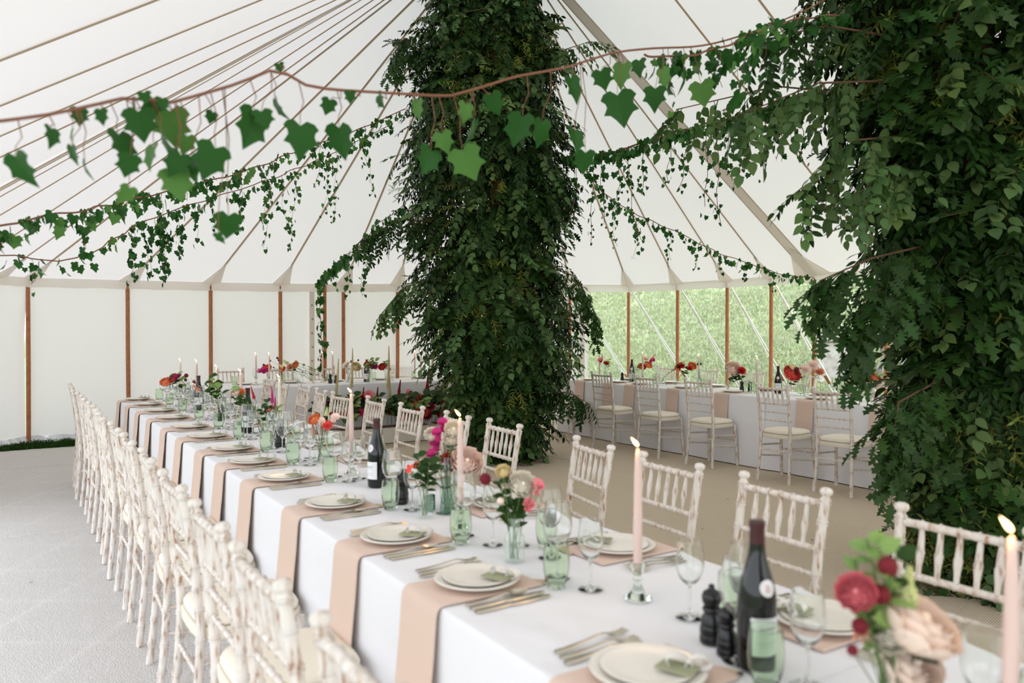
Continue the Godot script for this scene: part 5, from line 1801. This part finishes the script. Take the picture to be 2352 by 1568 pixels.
func flower_shapes() -> void:
	var sh := Shape.new()
	# rose: cups of broad petals, radius about 1
	for ringq in [[4, 0.22, 2.4, 2.0, 0.0, 0.0], [5, 0.36, 2.3, 1.6, 0.5, 0.0], [6, 0.5, 2.2, 1.35, 0.2, 0.02], [7, 0.63, 2.1, 1.2, 0.8, 0.04], [8, 0.76, 2.0, 1.05, 0.3, 0.06], [8, 0.88, 1.85, 1.05, 0.75, 0.1], [9, 1.0, 1.65, 0.95, 0.1, 0.14]]:
		for k in ringq[0]:
			var a: float = TAU * k / ringq[0] + ringq[4]
			var rows := []
			for r in 6:
				var f := r / 5.0
				var row := []
				for c in 5:
					var g := c / 2.0 - 1.0
					var th: float = lerpf(0.2, ringq[2] - 0.28 * g * g, f)
					var ph: float = a + g * ringq[3] * 0.5 * (0.45 + 0.55 * sqrt(f))
					var rr: float = ringq[1] * (1.0 + ringq[5] * f * f * f + 0.07 * sin(g * 5.0 + k * 1.7) * f)
					row.append(Vector3(sin(th) * cos(ph) * rr, -cos(th) * rr * 0.95 + 0.15, sin(th) * sin(ph) * rr))
				rows.append(row)
			sh.grid(rows)
	sh.ball(Vector3(0, 0.1, 0), Vector3(0.2, 0.3, 0.2), 8, 5)
	shp.rose = sh.done()
	sh = Shape.new()
	for ringq in [[9, 0.42, 0.13, 1.3, 0.1], [12, 0.66, 0.15, 1.0, 0.35], [14, 0.86, 0.17, 0.68, 0.0], [15, 1.0, 0.17, 0.35, 0.2], [15, 0.98, 0.17, 0.0, 0.5]]:
		for k in ringq[0]:
			var a: float = TAU * k / ringq[0] + ringq[4]
			sh.add(petal(ringq[1], ringq[2], 0.15, 1.0), Transform3D(Basis(UP, a) * Basis(Vector3.RIGHT, -ringq[3]), Vector3.ZERO))
	sh.ball(Vector3(0, 0.12, 0), Vector3(0.2, 0.2, 0.2), 8, 5)
	shp.dahlia = sh.done()
	sh = Shape.new()
	for k in 3:
		sh.add(petal(1.0, 0.75, 0.3, 0.0), Transform3D(Basis(UP, k * 2.1) * Basis(Vector3.RIGHT, -0.9 + 0.3 * k), Vector3.ZERO))
	sh.add(petal(0.6, 0.4, 0.8, 0.0), Transform3D(Basis(UP, 1.0) * Basis(Vector3.RIGHT, -0.2), Vector3(0, 0.05, 0)))
	shp.sweetpea = sh.done()
	sh = Shape.new()
	sh.ball(Vector3.ZERO, Vector3(0.75, 0.85, 0.75), 10, 7)
	for k in 40:
		var y := 1.0 - 2.0 * (k + 0.5) / 40
		var a := k * 2.4
		var r := sqrt(1 - y * y)
		sh.ball(Vector3(cos(a) * r * 0.78, y * 0.85, sin(a) * r * 0.78), Vector3.ONE * 0.17, 5, 3)
	shp.scabiosa = sh.done()
	sh = Shape.new()
	for c in 5:
		var o := Vector3(cos(c * 1.4) * 0.6, 0.25 * sin(c * 2.0), sin(c * 1.4) * 0.6) if c else Vector3(0, 0.2, 0)
		for k in 5:
			sh.add(petal(0.42, 0.24, 0.3, 0.0), Transform3D(Basis(UP, TAU * k / 5 + c) * Basis(Vector3.RIGHT, -0.4), o))
	shp.spray = sh.done()
	# spikes, length 1 along +y
	for q in [["amaranth", 90, 0.1, 0.04], ["astilbe", 130, 0.3, 0.045], ["stock", 60, 0.28, 0.09], ["foxtail", 170, 0.046, 0.0095], ["foxglove", 26, 0.13, 0.07], ["cockscomb", 90, 0.34, 0.07]]:
		sh = Shape.new()
		sh.tube([Vector3.ZERO, Vector3(0.02, 0.5, 0), Vector3(0.0, 0.98, 0)], [0.03, 0.02, 0.01], 5)
		for k in q[1]:
			var f: float = float(k) / q[1]
			var r: float = q[2] * (1.0 - f * 0.85) * (0.5 + 0.5 * rng.randf())
			if q[0] == "cockscomb":
				r = q[2] * (0.4 + 0.6 * f) * rng.randf()
			var a: float = k * 2.399
			var p := Vector3(cos(a) * r, f * (0.96 if q[0] != "cockscomb" else 0.5), sin(a) * r)
			var b: float = q[3] * (1.1 - f * 0.6)
			sh.ball(p, Vector3(b, b * 1.2, b), 5, 3)
		shp[q[0]] = sh.done()
	sh = Shape.new()
	sh.ball(Vector3.ZERO, Vector3(0.8, 1.0, 0.8), 8, 5)
	shp.bud = sh.done()
	sh = Shape.new()
	for k in 5:
		sh.add(petal(0.9, 0.28, 0.25, 1.0), Transform3D(Basis(UP, TAU * k / 5) * Basis(Vector3.RIGHT, 0.5), Vector3(0, -0.15, 0)))
	shp.calyx = sh.done()


const COLOUR_WORDS := {"pink": "pink", "wine": "wine red", "peach": "peach", "cream": "cream", "salmon": "salmon", "lemon": "pale yellow", "magenta": "magenta", "red": "red", "coral": "coral", "orange": "orange", "blush": "blush", "lime": "pale green", "green": "green", "straw": "straw coloured", "crimson": "dark crimson", "hot_pink": "hot pink"}
const KIND_WORDS := {"rose": "garden rose", "ranunculus": "ranunculus", "dahlia": "dahlia", "sweetpea": "sweet pea", "scabiosa": "scabious", "spray": "spray blossom", "amaranth": "amaranth spike", "astilbe": "feathery plume", "stock": "stock spike", "foxtail": "foxtail spire", "foxglove": "foxglove spike", "cockscomb": "cockscomb", "bud": "bud", "leaf": "leafy sprig"}


func flower(kind: String, colour: String, foot: Vector3, head: Vector3, size: float, where: String, group: String, which := "") -> void:
	var o := thing(KIND_WORDS[kind].replace(" ", "_"), "%s%s %s, %s" % [which, COLOUR_WORDS[colour], KIND_WORDS[kind], where], "flower" if kind != "leaf" else "foliage", Transform3D(Basis.IDENTITY, foot), group)
	var h := head - foot
	var bend := Vector3(h.x * 0.35, h.y * 0.55, h.z * 0.35)
	var st := Shape.new()
	var thin := 0.0012 if kind in ["scabiosa", "sweetpea", "spray", "bud"] else 0.0018
	var tall := h
	if kind in ["amaranth", "astilbe", "stock", "foxtail", "foxglove", "cockscomb"]:
		tall = h - h.normalized() * size * 0.5
	st.tube(spline([Vector3.ZERO, bend * 0.5, bend, h.lerp(bend, 0.4), tall], 10), [thin], 5)
	part("stem", st.done(), mat.green_stem, o)
	var out := Vector3(h.x, 0, h.z)
	var lean := (Vector3(0, 0.8, 0.0) + out.normalized() * 0.35 + Vector3(rnd(-0.35, 0.35), 0, rnd(0.4, 1.3))).normalized()
	if kind == "leaf":
		var lf: String = "leaf_lime" if colour == "lime" else "leaf_gloss"
		for k in 9:
			var f := k / 8.0
			var p := h.lerp(bend, 0.9 * (1.0 - f)) if f < 0.999 else h
			var a := k * 2.4
			part("leaf", shp.one_ovate if k % 3 else shp.one_gloss, mat[lf], o, along(Vector3(cos(a), rnd(-0.1, 0.7), sin(a) * 0.7), Vector3(rnd(-0.4, 0.4), 0.7, rnd(0.3, 1.0)), p, size * rnd(0.75, 1.1)))
		return
	var pm: Material = mat["petal_" + colour]
	var up := along(Vector3.RIGHT.cross(lean), lean, tall, size)
	match kind:
		"rose", "ranunculus":
			part("bloom", shp.rose, pm, o, up)
			part("calyx", shp.calyx, mat.green_stem, o, Transform3D(up.basis * 0.6, tall - lean * size * 0.1))
		"dahlia", "spray", "scabiosa", "bud":
			part("bloom", shp[kind], pm, o, up)
		"sweetpea":
			part("bloom", shp.sweetpea, pm, o, up)
			part("bloom", shp.sweetpea, pm, o, Transform3D(up.basis * Basis(UP, 2.0) * 0.8, h.lerp(bend, 0.15)))
		_:
			part("bloom", shp[kind], pm, o, Transform3D(along(Vector3.RIGHT.cross(h), h, tall, size).basis, tall))
	if kind in ["rose", "dahlia", "ranunculus"]:
		for k in 2:
			var a := rnd(0, TAU)
			part("leaf", shp.one_ovate, mat.leaf_gloss, o, along(Vector3(cos(a), 0.3, sin(a)), UP, h.lerp(bend, 0.3 + 0.3 * k), minf(size * 0.9, 0.05)))


func make_flowers() -> void:
	plant_shapes_once()
	flower_shapes()
	var spot := {"m": "longest table", "b": "head table", "r": "meadow table"}
	var nth := {"m": 0, "b": 0, "r": 0}
	for q in VASES:
		var tb: String = q[0]
		var k: int = nth[tb]
		nth[tb] += 1
		var from := "from the cut end" if tb == "m" else ("from the grass strip" if tb == "b" else "from the canvas wall")
		from = {"m": "counting towards the canvas wall", "b": "counting from the grass strip", "r": "counting from the canvas wall"}[tb]
		var base := at(q[1], q[2], TOP + 0.0008)
		var kind: String = q[3]
		var vm: Material = {"clear": mat.vase_glass, "cut": mat.cut_glass, "green": mat.green_glass, "bottle": mat.vase_glass}[kind]
		var words: String = {"clear": "clear glass bud vase", "cut": "cut glass bud vase", "green": "green glass bud vase", "bottle": "slim glass bottle vase"}[kind]
		single("bud_vase", shp["vase_" + kind], vm, "%s, %s vase on %s %s" % [words, ORD[k], spot[tb], from], "vase", Transform3D(Basis(UP, rnd(0, TAU)), base), "bud vases")
		var same := {}
		for f in q[4]:
			same[f[1] + f[0]] = same.get(f[1] + f[0], []) + [f[3]]
		for key in same:
			same[key].sort()
			same[key].reverse()
		for f in q[4]:
			var alike: Array = same[f[1] + f[0]]
			var which := ""
			if alike.size() == 2:
				which = ["higher ", "lower "][alike.find(f[3])]
			elif alike.size() > 2:
				which = ["highest ", "second highest ", "third highest ", "fourth highest ", "lowest "][alike.find(f[3])]
			var foot := base + Vector3(rnd(-0.012, 0.012), 0.008, rnd(-0.012, 0.012))
			flower(f[0], f[1], foot, Vector3(f[2], f[3], f[4]), f[5], "in %s vase of %s, %s" % [ORD[k], spot[tb], from.replace("counting ", "")], "flowers in vases on the " + spot[tb], which)


func make_floor_flowers() -> void:
	# white troughs along the front of the head table
	var k := 0
	for s in [3.55, 4.3, 5.05]:
		var o := thing("flower_trough", "white trough of bright flowers before head table, %s from grass strip" % ORD[k], "planter", Transform3D(Basis(SD, UP, -TD), at(s, 9.34, 0.0)), "flower troughs")
		var sh := Shape.new()
		sh.box(Vector3(0, 0.1, 0), Vector3(0.66, 0.2, 0.2), 0.008)
		part("box", sh.done(), mat.china, o)
		sh = Shape.new()
		sh.box(Vector3(0, 0.205, 0), Vector3(0.62, 0.012, 0.17), 0.004)
		part("soil", sh.done(), mat.twig, o)
		k += 1
	var list := []
	for q in [[3.35, 0.86, 0.5], [3.55, 0.98, 0.5], [4.02, 0.98, 0.55], [4.1, 0.82, 0.5], [4.72, 1.12, 0.6], [4.95, 1.03, 0.55], [5.3, 0.86, 0.5]]:
		list.append(["foxtail", "straw", q[0], q[1], q[2]])
	for q in [[3.2, 0.5, 0.22], [3.75, 0.62, 0.22], [4.22, 0.68, 0.26], [3.95, 0.6, 0.24], [4.62, 0.72, 0.34], [4.15, 0.5, 0.2], [3.1, 0.45, 0.2], [5.1, 0.45, 0.2]]:
		list.append(["amaranth", "crimson", q[0], q[1], q[2]])
	for q in [["dahlia", "hot_pink", 4.6, 0.5, 0.085], ["dahlia", "hot_pink", 4.68, 0.42, 0.08], ["rose", "coral", 4.42, 0.42, 0.075], ["dahlia", "hot_pink", 5.15, 0.36, 0.085], ["dahlia", "hot_pink", 5.22, 0.22, 0.08], ["dahlia", "red", 4.3, 0.3, 0.07], ["dahlia", "red", 3.7, 0.46, 0.065], ["dahlia", "red", 3.85, 0.42, 0.065], ["rose", "pink", 4.98, 0.5, 0.06], ["rose", "orange", 4.08, 0.42, 0.06], ["rose", "salmon", 5.42, 0.52, 0.06], ["sweetpea", "pink", 4.35, 0.58, 0.06], ["sweetpea", "pink", 4.4, 0.62, 0.05], ["dahlia", "red", 3.3, 0.44, 0.06], ["rose", "orange", 3.45, 0.42, 0.05], ["stock", "hot_pink", 4.86, 0.62, 0.2], ["stock", "hot_pink", 5.38, 0.6, 0.18], ["rose", "coral", 4.5, 0.3, 0.05], ["rose", "orange", 4.52, 0.24, 0.04], ["dahlia", "magenta", 4.8, 0.36, 0.07], ["dahlia", "red", 4.9, 0.28, 0.07], ["rose", "coral", 5.3, 0.44, 0.05]]:
		list.append(q)
	for n in 26:
		list.append([["dahlia", "rose", "dahlia"][n % 3], ["hot_pink", "coral", "red", "pink", "orange", "magenta", "crimson"][n % 7], rnd(3.5, 5.3), rnd(0.3, 0.64), rnd(0.06, 0.095)])
	for n in 64:
		list.append(["leaf", "lime" if n % 3 == 0 else "green", rnd(3.1, 5.5), rnd(0.3, 0.66), rnd(0.1, 0.15)])
	var alike := {}
	for q in list:
		alike[q[1] + q[0]] = alike.get(q[1] + q[0], []) + [q[2]]
	for key in alike:
		alike[key].sort()
	for q in list:
		var row: Array = alike[q[1] + q[0]]
		var n := row.find(q[2])
		var head := at(q[2], 9.34 + rnd(-0.22, 0.04), q[3])
		var foot := at(q[2] + rnd(-0.06, 0.06), 9.34 + rnd(-0.05, 0.05), 0.212)
		if q[0] in ["leaf"]:
			flower(q[0], q[1], foot, head, q[4], "in the white troughs before the head table", "foliage in the flower troughs")
		else:
			flower(q[0], q[1], foot, head, q[4], "in the white troughs" + (", %s from the grass strip" % ORD[n] if row.size() > 1 else " before head table"), "flowers in the troughs")


func make_litter() -> void:
	# fallen leaf bits on the matting
	var spots := [[0.15, 2.6], [-0.3, 4.4], [0.3, 3.4], [0.1, 5.2], [-0.2, 7.0], [-0.4, 3.3], [2.75, 2.6], [2.95, 2.3], [3.1, 2.7], [2.7, 3.0], [3.5, 3.3], [3.0, 2.0], [4.2, 4.0], [5.1, 4.6], [3.4, 3.7], [4.6, 3.4]]
	for q in spots:
		var pale: bool = q[0] < 1.0
		single("fallen_leaf", shp.one_gloss, mat.wick, "tiny dark leaf scrap lying on %s matting" % ("pale" if pale else "tan coir"), "leaf", Transform3D(Basis(UP, rnd(0, TAU)).scaled(Vector3.ONE * rnd(0.016, 0.03)), at(q[0], q[1], 0.0065)), "leaf scraps on %s matting" % ("pale" if pale else "coir"))
